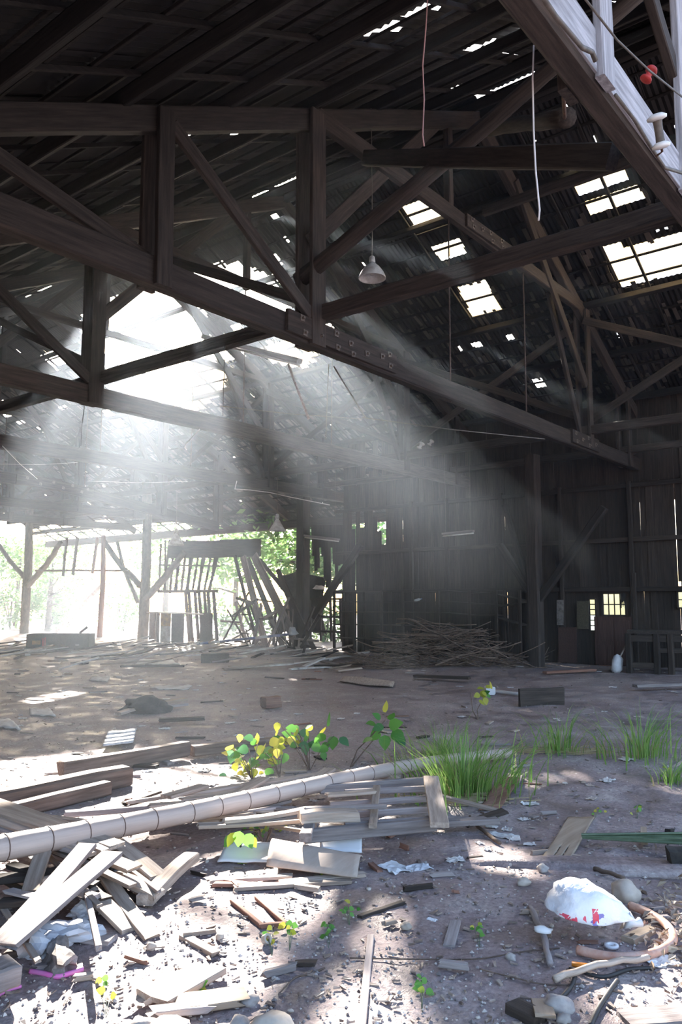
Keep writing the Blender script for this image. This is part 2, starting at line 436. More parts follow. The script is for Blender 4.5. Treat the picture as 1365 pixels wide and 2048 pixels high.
def build_roof(side, H, B, name, label):
    root = empty(name, (RS, (L0+L1)/2, RZ), label, None, None, 'structure')
    smax = (SR - RS) if side > 0 else (RS - SL)
    rows = 5; rh = smax/rows; cols = int(L1-L0)
    nr = 16; nc = 20
    rnd = random.Random(3+side)
    nrm = Vector((side*RMS, 0, 1)).normalized()
    for c in range(cols):
        for r in range(rows):
            la = L0 + c; V = []; idx = {}; Fc = []
            tilt = rnd.uniform(-.012, .02)
            for i in range(nr+1):
                d = r*rh + (rh+.06)*i/nr
                s = RS + side*d
                for j in range(nc+1):
                    l = la - .02 + 1.04*j/nc
                    off = (.011 if j % 2 else -.011) + tilt*(i/nr) + .012*(r % 2) + (.004 if c % 2 else 0)
                    p = Vector((s, l, RZ - RMS*d)) + nrm*(off + .05)
                    V.append(p)
            decay = .0016 + (.0028 if (side > 0 and la > 13 and r >= 2) else 0)
            for i in range(nr):
                for j in range(nc):
                    d = r*rh + rh*(i+.5)/nr; s = RS + side*d; l = la + (j+.5)/nc
                    if in_hole(s, l, H, B): continue
                    if rnd.random() < decay: continue
                    a = i*(nc+1)+j
                    Fc.append((a, a+1, a+nc+2, a+nc+1))
            if not Fc: continue
            cen = Vector((RS + side*(r+.5)*rh, la+.5, RZ - RMS*(r+.5)*rh))
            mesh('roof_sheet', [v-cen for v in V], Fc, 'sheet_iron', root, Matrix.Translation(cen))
    # purlins along the building, battens over them, rafters down the slope
    k = 0; d = .25
    while d < smax:
        s = RS + side*d
        A = Vector((s, L0, RZ - RMS*d - .16)); Bq = Vector((s, L1, RZ - RMS*d - .16))
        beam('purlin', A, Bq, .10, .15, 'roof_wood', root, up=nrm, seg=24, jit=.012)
        d += 1.42; k += 1
    def solid(d, l): return not in_hole(RS + side*d, l, H[:4] if side > 0 else H[:0], B)
    d = .12
    while d < smax:
        parts = []; run = None; l = L0
        while l <= L1:
            ok = solid(d, l)
            if ok and run is None: run = l
            if run is not None and (not ok or l + .5 > L1):
                if l - run > .6:
                    M, Ln = frame((0, run, rnd.uniform(-.008, .008)), (0, l, rnd.uniform(-.008, .008)), nrm)
                    parts.append(xf(beam_geo(Ln, .05, .032, 3, .004), M))
                run = None
            l += .5
        cen = Vector((RS + side*d, (L0+L1)/2, RZ - RMS*d - .015))
        V, Fc = join(parts)
        mesh('batten', [Vector(v) - Vector((0, cen.y, 0)) for v in V], Fc, 'roof_wood', root, Matrix.Translation(cen))
        d += .46
    l = L0 + .1
    while l < L1:
        M = Vector((RS, l, RZ - .06)); E = Vector((RS + side*smax, l, RZ - RMS*smax - .06))
        segs = []; run = None
        for q in range(61):
            dd = smax*q/60; ok = solid(dd, l)
            if ok and run is None: run = dd
            if run is not None and (not ok or q == 60):
                if dd - run > .5:
                    Mx, Ln = frame((RS+side*run, l, RZ-RMS*run-.055), (RS+side*dd, l, RZ-RMS*dd-.055), (0, 1, 0))
                    segs.append(xf(beam_geo(Ln, .055, .05, 4, .006), Mx))
                run = None
        if segs:
            V, Fc = join(segs); cen = Vector((RS, l, RZ-.06))
            mesh('rafter', [Vector(v)-cen for v in V], Fc, 'roof_wood', root, Matrix.Translation(cen))
        l += 1.0
    return root
RF = build_roof(1, HF, BF, 'roof_right', 'sheet-iron roof slope beyond the ridge, holed and letting in the sun')
RN = build_roof(-1, HN, BN, 'roof_left', 'dark sheet-iron roof slope overhead on the near side of the ridge')
beam('ridge_beam', (RS, L0, RZ-.3), (RS, L1, RZ-.3), .12, .2, 'roof_wood', RF, seg=24, jit=.01)
# ridge capping, a few lengths lost
for i in range(20):
    if i in (2, 5, 9, 10): continue
    la = L0 + i*1.85; lb = la + 1.87
    V = []
    for l in (la, lb):
        V += [(-.22, l, -.11 + .075), (0, l, .085), (.22, l, -.11 + .075), (.22, l, -.11 + .09), (0, l, .10), (-.22, l, -.11 + .09)]
    Fc = [(i2, (i2+1) % 6, (i2+1) % 6 + 6, i2+6) for i2 in range(6)]
    mesh('ridge_cap', V, Fc, 'sheet_iron', RF, Matrix.Translation((RS, 0, RZ)))
# translucent sheets over the framed skylights, two more added over holes to stop sunbeams
def skylight(polys, label):
    c0 = holes_sl(polys, 1); cen = c0[0][0]
    root = empty('skylight', (cen[0], cen[1], roof_z(cen[0])), label, 'skylight')
    nrm = Vector((RMS, 0, 1)).normalized()
    for h in c0:
        c = Vector((sum(p[0] for p in h)/len(h), sum(p[1] for p in h)/len(h), 0)); V = []
        for dz in (.075, .079):
            for p in h:
                q = c + (Vector((p[0], p[1], 0)) - c)*1.1; q.z = roof_z(q.x); V.append(q + nrm*dz)
        n = len(h); Fc = [tuple(range(n))[::-1], tuple(range(n, 2*n))] + [(i, (i+1) % n, (i+1) % n + n, i+n) for i in range(n)]
        mesh('translucent_sheet', V, Fc, 'fibre', root)
skylight(FAR_HOLES[8:13], 'column of glowing skylight panes in the far slope behind the tie beam')
skylight(FAR_HOLES[3:4], 'translucent sheet added over the roof hole behind the second truss, under the strip light')  # added sheet: the hole stays bright but sends no sunbeam down
skylight(FAR_HOLES[-1:], 'glowing translucent sheet added along the lower edge of the biggest roof hole')  # added sheet, glows white while keeping direct sun off the floor
skylight(FAR_HOLES[14:19], 'large glowing skylight panes in the far slope beside the nearest truss')
# weathered shingle strips showing under the lower part of the far slope
def shingles():
    rnd = random.Random(11); parts = []
    nrm = Vector((RMS, 0, 1)).normalized(); dn = Vector((1, 0, -RMS)).normalized()
    for _ in range(3600):
        s = rnd.uniform(14.4, 22.8); l = rnd.uniform(L0, 30)
        if in_hole(s, l, HF, BF): continue
        c = Vector((s, l, roof_z(s))) + nrm*rnd.uniform(.005, .03)
        a = rnd.gauss(0, .05); t = (dn*cos(a) + Vector((0, 1, 0))*sin(a)).normalized()
        h = rnd.uniform(.12, .23); M, Ln = frame(c - t*h, c + t*h, nrm)
        w = rnd.uniform(.05, .10)
        V = [(-Ln/2, -w/2, -.006), (Ln/2, -w/2, -.006), (Ln/2, w/2, -.006), (-Ln/2, w/2, -.006), (-Ln/2, -w/2, .006), (Ln/2, -w/2, .006), (Ln/2, w/2, .006), (-Ln/2, w/2, .006)]
        Fq = [(3, 2, 1, 0), (4, 5, 6, 7), (0, 1, 5, 4), (1, 2, 6, 5), (2, 3, 7, 6), (3, 0, 4, 7)]
        parts.append(xf((V, Fq), M))
    V, Fc = join(parts)
    o = mesh('shingle_strips', V, Fc, 'shingle', RF); o['kind'] = 'stuff'
leafmat('shingle', (0.012, 0.010, 0.009), (0.14, 0.118, 0.098), 0.0)
shingles()

# ------------------------------------------------------------------ roof trusses
TL = [1.70, 6.32, 10.95, 15.60, 20.25, 24.90, 29.55]
ZC = 4.82                                      # bottom chord, centre
def ztop(s): return 9.9 - .5*abs(s - RS)
def bolts(parent, l, pts, sub):
    me = None
    for (s, z) in pts:
        geo = join([xf(beam_geo(.075, .075, .008, 1, 0), Matrix.Identity(4)), ([(x, y, zz) for x, y, zz in lathe_geo([(.018, .004), (.018, .035), (.0, .035)], 6)[0]], lathe_geo([(.018, .004), (.018, .035), (.0, .035)], 6)[1])])
        M = Matrix.Translation((s, l, z)) @ Matrix.Rotation(pi/2, 4, 'X') @ Matrix.Rotation(random.uniform(-.2, .2), 4, 'Z')
        if me is None:
            o = mesh('bolt', *geo, 'bolt_iron', sub, M); me = o.data
        else: inst('bolt', me, sub, M)
def truss(k, label, mat='timber', sag=0.0, near=False):
    l = TL[k]
    root = empty('roof_truss', (RS, l, ZC), label, 'truss', 'trusses carrying the shed roof')
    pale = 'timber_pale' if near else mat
    j = lambda: random.uniform(-.03, .03)
    if sag:
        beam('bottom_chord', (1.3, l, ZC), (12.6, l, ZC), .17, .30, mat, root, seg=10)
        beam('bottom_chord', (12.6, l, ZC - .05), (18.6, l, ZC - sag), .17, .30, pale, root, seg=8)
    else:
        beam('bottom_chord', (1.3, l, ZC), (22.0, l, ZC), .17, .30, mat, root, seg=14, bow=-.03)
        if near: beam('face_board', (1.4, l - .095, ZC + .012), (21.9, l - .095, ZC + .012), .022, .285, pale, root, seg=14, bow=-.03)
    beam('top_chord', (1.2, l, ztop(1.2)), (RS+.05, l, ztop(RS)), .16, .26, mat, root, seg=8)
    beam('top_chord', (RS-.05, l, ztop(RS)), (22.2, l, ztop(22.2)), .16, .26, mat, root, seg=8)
    for s in ((4.55, 6.3, 16.2, 18.6) if near else (4.9, 7.3, 16.2, 18.6)):
        for sg in (-1, 1):
            if near and sg > 0 and s > 6: continue
            low = ZC - .17 if s != 16.2 else ZC - .1
            low = low - (sag*.6 if sag and s > 12 else 0)
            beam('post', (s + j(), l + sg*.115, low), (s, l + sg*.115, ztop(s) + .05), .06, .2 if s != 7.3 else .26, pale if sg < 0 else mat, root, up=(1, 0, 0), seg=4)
    beam('collar_tie', (7.4, l - .02, 7.75), (16.1, l - .02, 7.78), .12, .24 if k < 2 else .15, mat, root, seg=6)
    off = -.07
    for (a, za, b, zb, w, m2) in ((2.9, ztop(2.9)-.05, 4.85, ZC+.15, .15, mat), (5.0, ztop(5.0)-.1, 7.2, ZC+.2, .16, mat), (7.35, 6.05, 10.55, ztop(10.55), .2, pale), (16.1, 6.05, 13.0, ztop(13.0), .18, mat), (14.7, 7.7, 16.15, ZC+.2, .14, mat), (20.4, ztop(20.4), 18.7, ZC+.15, .14, mat)):
        off = -off
        beam('web_brace', (a, l + off*1.2 - (.05 if (a == 7.35) else 0), za), (b, l + off*1.2 - (.05 if (a == 7.35) else 0), zb), .07, w, m2, root, up=(0, 0, 1), seg=5)
    beam('king_post', (10.72, l, ztop(10.7)+.05), (10.72, l, 7.65), .12, .13, mat, root, up=(1, 0, 0))
    for s, zt in ((10.7, 7.7), (13.4, 7.7)):
        o = tube('tie_rod', [(s, l, zt), (s - .02, l, ZC - .2)], .014, 'rod_iron', root, 6)
    if k < 2:
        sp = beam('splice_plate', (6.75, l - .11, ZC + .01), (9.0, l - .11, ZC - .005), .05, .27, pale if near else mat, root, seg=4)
        bolts(root, l - .14, [(7.0, ZC+.09), (7.05, ZC-.08), (7.35, ZC-.04), (7.65, ZC+.07), (7.68, ZC-.1), (7.95, ZC+.02), (8.0, ZC-.11), (8.3, ZC-.03), (8.65, ZC+.02), (8.82, ZC+.09), (8.84, ZC-.07)], sp)
        sp2 = beam('splice_plate', (11.1, l - .1, 7.77), (13.2, l - .1, 7.79), .05, .22, mat, root, seg=3)
        bolts(root, l - .13, [(11.25, 7.82), (11.3, 7.71), (11.6, 7.78), (11.9, 7.83), (11.95, 7.7), (12.3, 7.83), (12.35, 7.72), (12.7, 7.77), (13.0, 7.84), (13.05, 7.72)], sp2)
        sp3 = beam('splice_plate', (15.2, l - .11, ZC), (16.6, l - .11, ZC), .05, .27, mat, root, seg=3)
        bolts(root, l - .14, [(15.35, ZC+.08), (15.4, ZC-.08), (15.7, ZC), (16.0, ZC+.08), (16.05, ZC-.07), (16.4, ZC)], sp3)
    elif sag:
        sp = beam('splice_plate', (11.2, l - .11, ZC), (13.6, l - .11, ZC - .12), .05, .27, pale, root, seg=4)
        bolts(root, l - .14, [(11.5, ZC+.05), (11.9, ZC-.07), (12.3, ZC+.03), (12.6, ZC-.1), (12.9, ZC), (13.2, ZC-.15), (13.4, ZC-.05)], sp)
    return root
TLAB = ['pale weathered roof truss nearest overhead, carrying the white porcelain insulator',
        'dark roof truss crossing the middle of the shed with rows of bolted splices',
        'third roof truss from the viewer, its chord crossing below the big sunlit hole',
        'fourth roof truss, hazy in the light shafts',
        'broken roof truss with a sagging pale lower chord and big bolts',
        'far roof truss behind the broken one', 'farthest roof truss by the far gable']
for k in range(7):
    truss(k, TLAB[k], sag=(.75 if k == 4 else 0.0), near=(k == 0))
TIEG = 'long beams tying the trusses together'
def tie(s, z, la, lb, w, h, label, mat='timber', name='tie_beam'):
    o = beam(name, (s, la, z), (s, lb, z), w, h, mat, seg=16, jit=.012); return tag(o, label, 'beam', TIEG)
tie(7.42, 5.1, -.5, 6.5, .13, .2, 'long dark tie beam running from the nearest truss to the second, above the enamel lamp')
tie(7.42, 5.1, 6.6, 34, .13, .2, 'long tie beam on the near row of posts, running on behind the second truss')
tie(16.2, 5.1, -.5, 34, .13, .19, 'long tie beam on the far row of posts, above the plank wall')
tie(12.4, 8.55, -.5, 6.6, .1, .17, 'upper tie beam from the bolted collar splice to the nearest truss')
tie(18.6, 5.05, -.5, 34, .12, .16, 'low tie beam in the dark near the far eave')
tie(22.4, 4.42, -1, 37, .2, .3, 'heavy eave beam along the open far side of the shed')
# sway braces between the trusses, in the row of far posts
n = 0
ORD = ['nearest', 'second', 'third', 'fourth', 'broken', 'far', 'farthest']
for k in range(6):
    a, b = TL[k], TL[k+1]
    for (la, za, lb, zb) in ((a+.1, 7.55, b-.05, 5.35), (b-.1, 7.45, a+.1, 5.4)):
        n += 1
        o = beam('sway_brace', (16.35 if n % 2 else 16.05, la, za), (16.35 if n % 2 else 16.05, lb, zb), .06, .16, 'timber', seg=5)
        tag(o, 'far-row sway brace %s from the %s truss to the %s truss' % (('falling', ORD[k], ORD[k+1]) if n % 2 else ('dropping', ORD[k+1], ORD[k])), 'brace', 'sway braces in the far row of posts')
for k in range(1, 6):
    a, b = TL[k], TL[k+1]
    o = beam('sway_brace', (7.5, a+.1, 5.3), (7.5, b-.1, 7.4), .06, .14, 'timber', seg=5)
    tag(o, 'slanting sway brace in the near row of posts between the %s and %s trusses' % (ORD[k], ORD[k+1]), 'brace', 'sway braces in the near row of posts')
o = log('round_brace', (7.28, 6.5, 5.55), (7.28, 2.0, 7.35), .105, .085, 'timber', bend=.04); tag(o, 'round log brace rising from the second truss to the nearest truss', 'brace')
o = beam('flat_brace', (5.75, 1.95, 4.85), (8.3, 6.2, 7.55), .10, .2, 'timber', seg=6); tag(o, 'dark flat brace running level behind the round log brace to the nearest truss', 'brace')
A = on_l(952, 263, 6.0); Bq = on_l(1135, 233, 3.0)
o = log('hanging_log', A, Bq, .10, .10, 'timber', bend=.03); tag(o, 'short round log hanging on a chain under the roof, behind the nearest truss', 'log')

# ------------------------------------------------------------------ haze in the shed
hz = bpy.data.materials.new('haze'); hz.use_nodes = True
t = hz.node_tree; t.nodes.clear()
oo = t.nodes.new('ShaderNodeOutputMaterial'); vsn = t.nodes.new('ShaderNodeVolumeScatter')
vsn.inputs['Color'].default_value = (.72, .84, 1, 1); vsn.inputs['Density'].default_value = HAZE_DENSITY = .0068
vsn.inputs['Anisotropy'].default_value = .62
t.links.new(vsn.outputs[0], oo.inputs['Volume']); MATS['haze'] = hz
def build_haze():
    pr = [(3.2, -.3), (3.2, 5.9), (RS, 10.12), (22.6, 4.75), (22.6, -.3)]
    V = []; n = len(pr)
    for l in (3.0, 36.5):
        V += [(s, l, z) for s, z in pr]
    Fc = [tuple(range(n)), tuple(range(2*n-1, n-1, -1))] + [((i+1) % n, i, i+n, (i+1) % n + n) for i in range(n)]
    o = mesh('haze', V, Fc, 'haze')
    bm = bmesh.new(); bm.from_mesh(o.data); bmesh.ops.recalc_face_normals(bm, faces=bm.faces); bm.to_mesh(o.data); bm.free()
    tag(o, 'dusty haze filling the shed and showing the sunbeams', 'haze', kind='stuff')
build_haze()
# ------------------------------------------------------------------ plank wall on the far side
WS = 19.3
rw = random.Random(21)
def wpos(px, py): return on_s(px, py, WS)
wallr = empty('wall_right', (WS, 6, 0), 'dark plank wall along the far side with gaps and missing boards', None, None, 'structure')
def opening(x0, y0, x1, y1):
    a = wpos(x0, y0); b = wpos(x1, y1); return (min(a.y, b.y), max(a.y, b.y), min(a.z, b.z), max(a.z, b.z))
OPEN = [opening(1179, 1198, 1195, 1262), opening(1206, 1187, 1254, 1231), opening(1356, 1183, 1372, 1216), opening(1358, 1163, 1364, 1173)]
def build_boards():
    l = -2.0; lend = wpos(688, 1200).y
    while l < lend:
        w = rw.uniform(.15, .2); gap = rw.choice((-.014, -.012, -.010, -.010, -.012, -.010, -.012, -.012, -.01, -.01, -.01, -.01, -.01, .004))
        for (za, zb, ds) in ((-.12, 1.85 + rw.uniform(-.03, .03), 0.05), (1.80 + rw.uniform(-.05, .05), 4.35 + rw.uniform(-.1, .1), 0.0), (4.30, roof_z(WS) + .02, .04)):
            q = rw.random()
            
            if l > 13.6 and rw.random() < .3 and za > 1: zb -= rw.uniform(.3, 1.6)
            iv = [(za, zb)]
            for (a, b, c, d) in OPEN:
                if l < b and l + w > a:
                    for (e, f) in ((l, a), (b, l + w)):          # strip of board left beside the opening
                        p, q2 = max(za, c), min(zb, d)
                        if f - e > .01 and q2 - p > .03:
                            beam('plank', (WS + ds, (e+f)/2, p), (WS + ds, (e+f)/2, q2), f - e, .022, 'board', wallr, up=(1, 0, 0), seg=1, jit=0)
                    nv = []
                    for (p, q2) in iv:
                        if q2 <= c or p >= d: nv.append((p, q2)); continue
                        if p < c: nv.append((p, c))
                        if q2 > d: nv.append((d, q2))
                    iv = nv
            for (p, q2) in iv:
                if q2 - p < .05: continue
                lean = rw.uniform(-.003, .003)
                dq = .02*(int(l*50) % 2); A = Vector((WS + ds + dq, l + w/2, p)); B = Vector((WS + ds + dq, l + w/2 + lean*(q2-p), q2))
                beam('plank', A, B, w - .004, .022, 'board', wallr, up=(1, 0, 0), seg=2, jit=.002)
        l += w + gap
build_boards()
for z in (1.82, 3.0, 4.3):
    beam('rail', (WS-.06, -2, z), (WS-.06, 15.6, z), .06, .11, 'board', wallr, seg=10)
for px in (828, 900, 1010, 1130, 1272):
    p = wpos(px, 1250)
    beam('stud', (WS-.08, p.y, 0), (WS-.08, p.y, 4.4), .10, .10, 'board', wallr, up=(1, 0, 0))
# unseen walls on near eave and far gable, added to darken the interior
wl = empty('wall_left_added', (-1.1, 18, 0), 'unseen plank wall added under the near eave', None, None, 'structure')
for i in range(60):
    l = 3.2 + i*.58; beam('plank', (-1.1 + .02*(i % 2), l, 0), (-1.1 + .02*(i % 2), l, roof_z(-1.1) - .1), .6, .03, 'board', wl, up=(1, 0, 0), seg=1, jit=0)
wf = empty('wall_far_added', (11.75, 37.4, 0), 'unseen plank gable added at the far end', None, None, 'structure')
for i in range(33):
    s = -1.0 + i*.6; beam('plank', (s, 37.4 + .02*(i % 2), 0), (s, 37.4 + .02*(i % 2), roof_z(s) - .15), .62, .03, 'board', wf, up=(0, 1, 0), seg=1, jit=0)
# two windows and the door in that wall
def window(name, op, nx, ny, label, shreds=0):
    a, b, c, d = op
    root = empty(name, (WS, (a+b)/2, c), label, None, None, 'structure')
    f = .035
    for (A, B) in (((a, c), (b, c)), ((a, d), (b, d)), ((a, c), (a, d)), ((b, c), (b, d))):
        beam('window_frame', (WS-.02, A[0], A[1]), (WS-.02, B[0], B[1]), .06, f, 'board', root, up=(0, 0, 1) if A[1] == B[1] else (0, 1, 0), seg=1, jit=0)
    for i in range(1, nx):
        y = a + (b-a)*i/nx; beam('muntin', (WS, y, c), (WS, y, d), .025, .02, 'board', root, up=(1, 0, 0), seg=1, jit=0)
    for i in range(1, ny):
        z = c + (d-c)*i/ny; beam('muntin', (WS, a, z), (WS, b, z), .025, .024, 'board', root, seg=1, jit=0)
    for i in range(nx):
        for k in range(ny):
            y0 = a + (b-a)*i/nx; y1 = a + (b-a)*(i+1)/nx; z0 = c + (d-c)*k/ny; z1 = c + (d-c)*(k+1)/ny
            mesh('pane', [(0, y0, z0), (0, y1, z0), (0, y1, z1), (0, y0, z1), (.004, y0, z0), (.004, y1, z0), (.004, y1, z1), (.004, y0, z1)],
                 [(0, 1, 2, 3), (7, 6, 5, 4), (0, 4, 5, 1), (1, 5, 6, 2), (2, 6, 7, 3), (3, 7, 4, 0)], 'dusty_glass', root, Matrix.Translation((WS+.005, 0, 0)))
    for i in range(shreds):
        y = a + (b-a)*rw.choice((.05, .3, .42, .36, .1, .15)); h = rw.uniform(.2, .42)
        beam('torn_cloth', (WS-.05, y, d), (WS-.05, y + rw.uniform(-.03, .03), d - h), .05, .012, 'cable_dark', root, up=(1, 0, 0), seg=4, jit=.008, taper=.3)
    return root
window('window_1', OPEN[0], 1, 6, 'tall narrow window of six panes beside the door')
window('window_2', OPEN[1], 4, 2, 'broad window above the door with dark shreds hanging in it', 5)
window('window_3', OPEN[2], 1, 2, 'small narrow window at the picture edge in the dark wall')
def door():
    a = wpos(1196, 1335); b = wpos(1268, 1180)
    l0, l1 = min(a.y, b.y), max(a.y, b.y); z1 = OPEN[1][2] - .03
    root = empty('door_1', (WS-.1, (l0+l1)/2, 0), 'old wooden panelled door under the broad window', None, None, 'structure')
    beam('door_leaf', (WS-.1, (l0+l1)/2, .02), (WS-.1, (l0+l1)/2, z1), l1-l0, .035, 'red_dark', root, up=(1, 0, 0), seg=1, jit=0)
    for (u0, u1, v0, v1) in ((.1, .47, .08, .42), (.53, .9, .08, .42), (.1, .47, .5, .92), (.53, .9, .5, .92)):
        y0 = l0 + (l1-l0)*u0; y1 = l0 + (l1-l0)*u1
        beam('door_panel', (WS-.125, (y0+y1)/2, z1*v0), (WS-.125, (y0+y1)/2, z1*v1), y1-y0, .02, 'red_dark', root, up=(1, 0, 0), seg=1, jit=0)
    for y in (l0-.05,):
        beam('door_post', (WS-.1, y, 0), (WS-.1, y, 2.2), .09, .09, 'board', root, up=(1, 0, 0))
wood('red_dark', (.05, .025, .02), (.13, .07, .055), .9, 1.1)
door()
# shelving against the wall
def shelves():
    ls = [wpos(px, 1300).y for px in (692, 732, 787, 828, 900, 962, 1015, 1062)]
    root = empty('wall_shelving', (WS-.35, (ls[0]+ls[-1])/2, 0), 'dark open shelving of many bays standing against the plank wall', 'shelving')
    for y in ls:
        beam('upright', (WS-.55, y, 0), (WS-.55, y, 1.82), .07, .07, 'board', root, up=(1, 0, 0))
        beam('upright', (WS-.12, y, 0), (WS-.12, y, 1.82), .07, .07, 'board', root, up=(1, 0, 0))
    for i in range(len(ls)-1):
        for k, z in enumerate((.45, .85, 1.22, 1.52, 1.82)):
            sag = -.10*(i-3)*rw.random() if i > 3 else 0
            if i > 4 and k < 2 and rw.random() < .4: continue
            beam('shelf', (WS-.34, ls[i], z + (-.06*(i-4) if i > 4 else 0)), (WS-.34, ls[i+1], z + sag), .42, .03, 'board', root, seg=3, jit=.004)
    return root
shelves()
def bottle(P, label):
    prof = [(0, 0), (.032, .002), (.034, .02), (.034, .14), (.014, .19), (.013, .22), (.0, .222)]
    root = empty('plastic_bottle', P, label, 'bottle')
    M = Matrix.Translation(P) @ Matrix.Rotation(radians(78), 4, 'X')
    mesh('bottle_body', *lathe_geo(prof, 12), 'bottle_clear', root, M, smooth=True)
    V, Fc = lathe_geo([(0, .215), (.017, .215), (.017, .24), (0, .24)], 10)
    mesh('bottle_cap', V, Fc, 'blue_plastic', root, M)
plain('bottle_clear', (.62, .68, .72), .3, scale=6, var=.2)
b = wpos(850, 1216); bottle(Vector((WS-.5, b.y, 1.555)), 'pale plastic bottle lying on a shelf of the wall shelving')

# ------------------------------------------------------------------ columns with forked braces
COLG = 'columns along the open far side'
def column(base, top, r, label, forks, mat='bark', sq=False):
    base = Vector(base); base.z = gz(base.x, base.y) - .05
    root = empty('timber_column', base, label, 'column', COLG)
    if sq: beam('shaft', base, (base.x, base.y, top), r*2, r*2, mat, root, up=(1, 0, 0), seg=6, jit=.012)
    else: log('shaft', base, (base.x, base.y, top), r, r*.85, mat, root, bend=.05)
    for (A, B, rr) in forks:
        if sq: beam('knee_brace', A, B, rr*2, rr*2, mat, root, seg=4)
        else: log('knee_brace', A, B, rr*1.1, rr*.9, mat, root, bend=.08, sides=8)
S2 = 19.2
def S(px, py, s=S2): return on_s(px, py, s)
p = on_g(1075, 1335); cs = p.x
column((p.x, p.y, 0), 5.0, .15, 'square column with wide forked braces in front of the plank wall', [(S(1075, 1205, cs), S(1000, 1090, cs), .085), (S(1075, 1205, cs), S(1210, 1015, cs), .085), (S(1065, 1195, cs), S(1010, 1010, cs), .06)], 'timber', True)
column((19.0, 16.7, 0), 6.0, .17, 'dark column beside the broken part of the wall', [(S(628, 1235), S(722, 1090), .1), (S(600, 1250), S(560, 1150), .07)], 'timber', True)
column(S(286, 1280), 6.2, .2, 'thick round column with forked braces, standing behind the old counter', [(S(280, 1172), S(206, 1082), .11), (S(276, 1205), S(234, 1085), .07), (S(289, 1200), S(368, 1105), .13)])
column(S(48, 1262), 6.0, .2, 'round column with forked braces near the bushes at the picture edge', [(S(56, 1172), S(122, 1085), .12), (S(50, 1155), S(-5, 1085), .1)])
# slender pole and the bar with hanging boards
o = log('slender_pole', S(198, 1278, 18.6), S(207, 1070, 18.6), .11, .085, 'red_wood', bend=.06); tag(o, 'slender reddish pole leaning between the two round columns', 'pole')
root = empty('hanging_boards', S(165, 1140, 18.9), 'broken boards hanging on a thin horizontal bar between the round columns', 'boards')
log('bar', S(72, 1141, 18.9), S(256, 1141, 18.9), .045, .04, 'bark', root, bend=.05)
for (x0, y0, x1, y1, w) in ((134, 1085, 126, 1152, .16), (155, 1082, 146, 1150, .2), (195, 1078, 185, 1147, .17)):
    beam('board', S(x0, 1075, 18.85), S(x1, y1, 18.85), .03, w, 'red_wood' if x0 == 195 else 'board', root, up=(0, 1, 0), seg=2)
A = S(108, 1250, 21); A.z = gz(A.x, A.y); o = beam('white_plank', A, S(202, 1172, 21), .04, .2, 'paper', seg=3); tag(o, 'long whitish plank leaning behind the slender pole', 'plank')

# ------------------------------------------------------------------ hanging slatted screen and the broken wall at the left
def slats():
    root = empty('slatted_screen', S(380, 1190, 19.6), 'slatted screen of narrow boards with light showing between them', 'screen')
    n = 15
    for i in range(n):
        f = i/(n-1)
        xt = 322 + 122*f; xb = 318 + 104*f + 6*sin(i*2.1)
        yt = 1085 + rw.uniform(-6, 6); yb = 1186 + rw.uniform(-5, 4)
        s = 19.6
        beam('slat', S(xb, yb, s), S(xt, yt, s), .11 + rw.uniform(-.02, .02), .02, 'board', root, up=(1, 0, 0), seg=2)
    beam('crossbar', S(316, 1183, 19.55), S(436, 1182, 19.55), .05, .1, 'board', root, seg=3)
    beam('crossbar', S(320, 1130, 19.55), S(440, 1132, 19.55), .05, .06, 'board', root, seg=3)
    for i in range(7):
        x = 372 + i*9.5 + rw.uniform(-2, 2)
        beam('lower_slat', S(x + 6, 1288, 19.3), S(x - 2, 1184, 19.4), .15, .022, 'board', root, up=(1, 0, 0), seg=2)
    return root
slats()
o = beam('fascia_board', S(338, 1100, 19.4), S(522, 1096, 19.4), .05, .62, 'board', seg=6, jit=.02); tag(o, 'broad brown board hanging along the top of the slatted screen', 'board')
LEANG = 'planks leaning in the broken part of the wall'
for i, (x0, y0, x1, y1, s, w) in enumerate(((486, 1112, 532, 1250, 18.9, .26), (508, 1110, 600, 1262, 18.6, .3), (496, 1118, 566, 1245, 19.1, .2), (470, 1112, 515, 1235, 19.3, .12), (520, 1120, 586, 1200, 19.6, .14), (556, 1140, 630, 1290, 18.7, .16), (640, 1230, 600, 1300, 18.4, .1))):
    A = S(x0, y0, s); B = S(x1, y1, s)
    if y1 > 1210: B.z = gz(B.x, B.y)
    o = beam('leaning_plank', A, B, .05, w, 'lath_grey' if i < 2 else 'board', up=(0, 1, 0), seg=4, ends=.04)
    tag(o, ['tall grey plank leaning steeply beside the slatted screen', 'widest leaning plank, slanting down to the dark column', 'leaning plank between the two grey ones', 'thin plank leaning next to the slatted screen', 'short plank leaning behind the widest one', 'dark leaning plank crossing in front of the dark column', 'dark short stick propped at the foot of the dark column'][i], 'plank', LEANG)
# a heap of broken racks and sticks
for i in range(54):
    x0 = rw.uniform(435, 600); y0 = rw.uniform(1195, 1295); a = rw.choice((0, 0, pi/2, pi/2, .6, -.7)) + rw.gauss(0, .2); Lp = rw.uniform(18, 62)
    s = rw.uniform(18.2, 19.6)
    x1 = x0 + cos(a)*Lp; y1 = y0 + sin(a)*Lp
    A = S(x0, min(y0, 1300), s); Bq = S(x1, min(y1, 1300), s + rw.uniform(-.3, .3))
    for P in (A, Bq): P.z = max(P.z, gz(P.x, P.y) + .02)
    if abs(sin(a)) > .6 or i % 3 == 0:
        Q = A if A.z < Bq.z else Bq; Q.z = gz(Q.x, Q.y)
    w = rw.uniform(.035, .1)
    o = beam('broken_stick', A, Bq, w, w*rw.uniform(.4, 1), 'board' if rw.random() < .7 else 'lath_grey', seg=2)
    tag(o, 'broken stick in the tangle of racks beside the dark column', 'stick', 'tangle of broken racks and sticks')
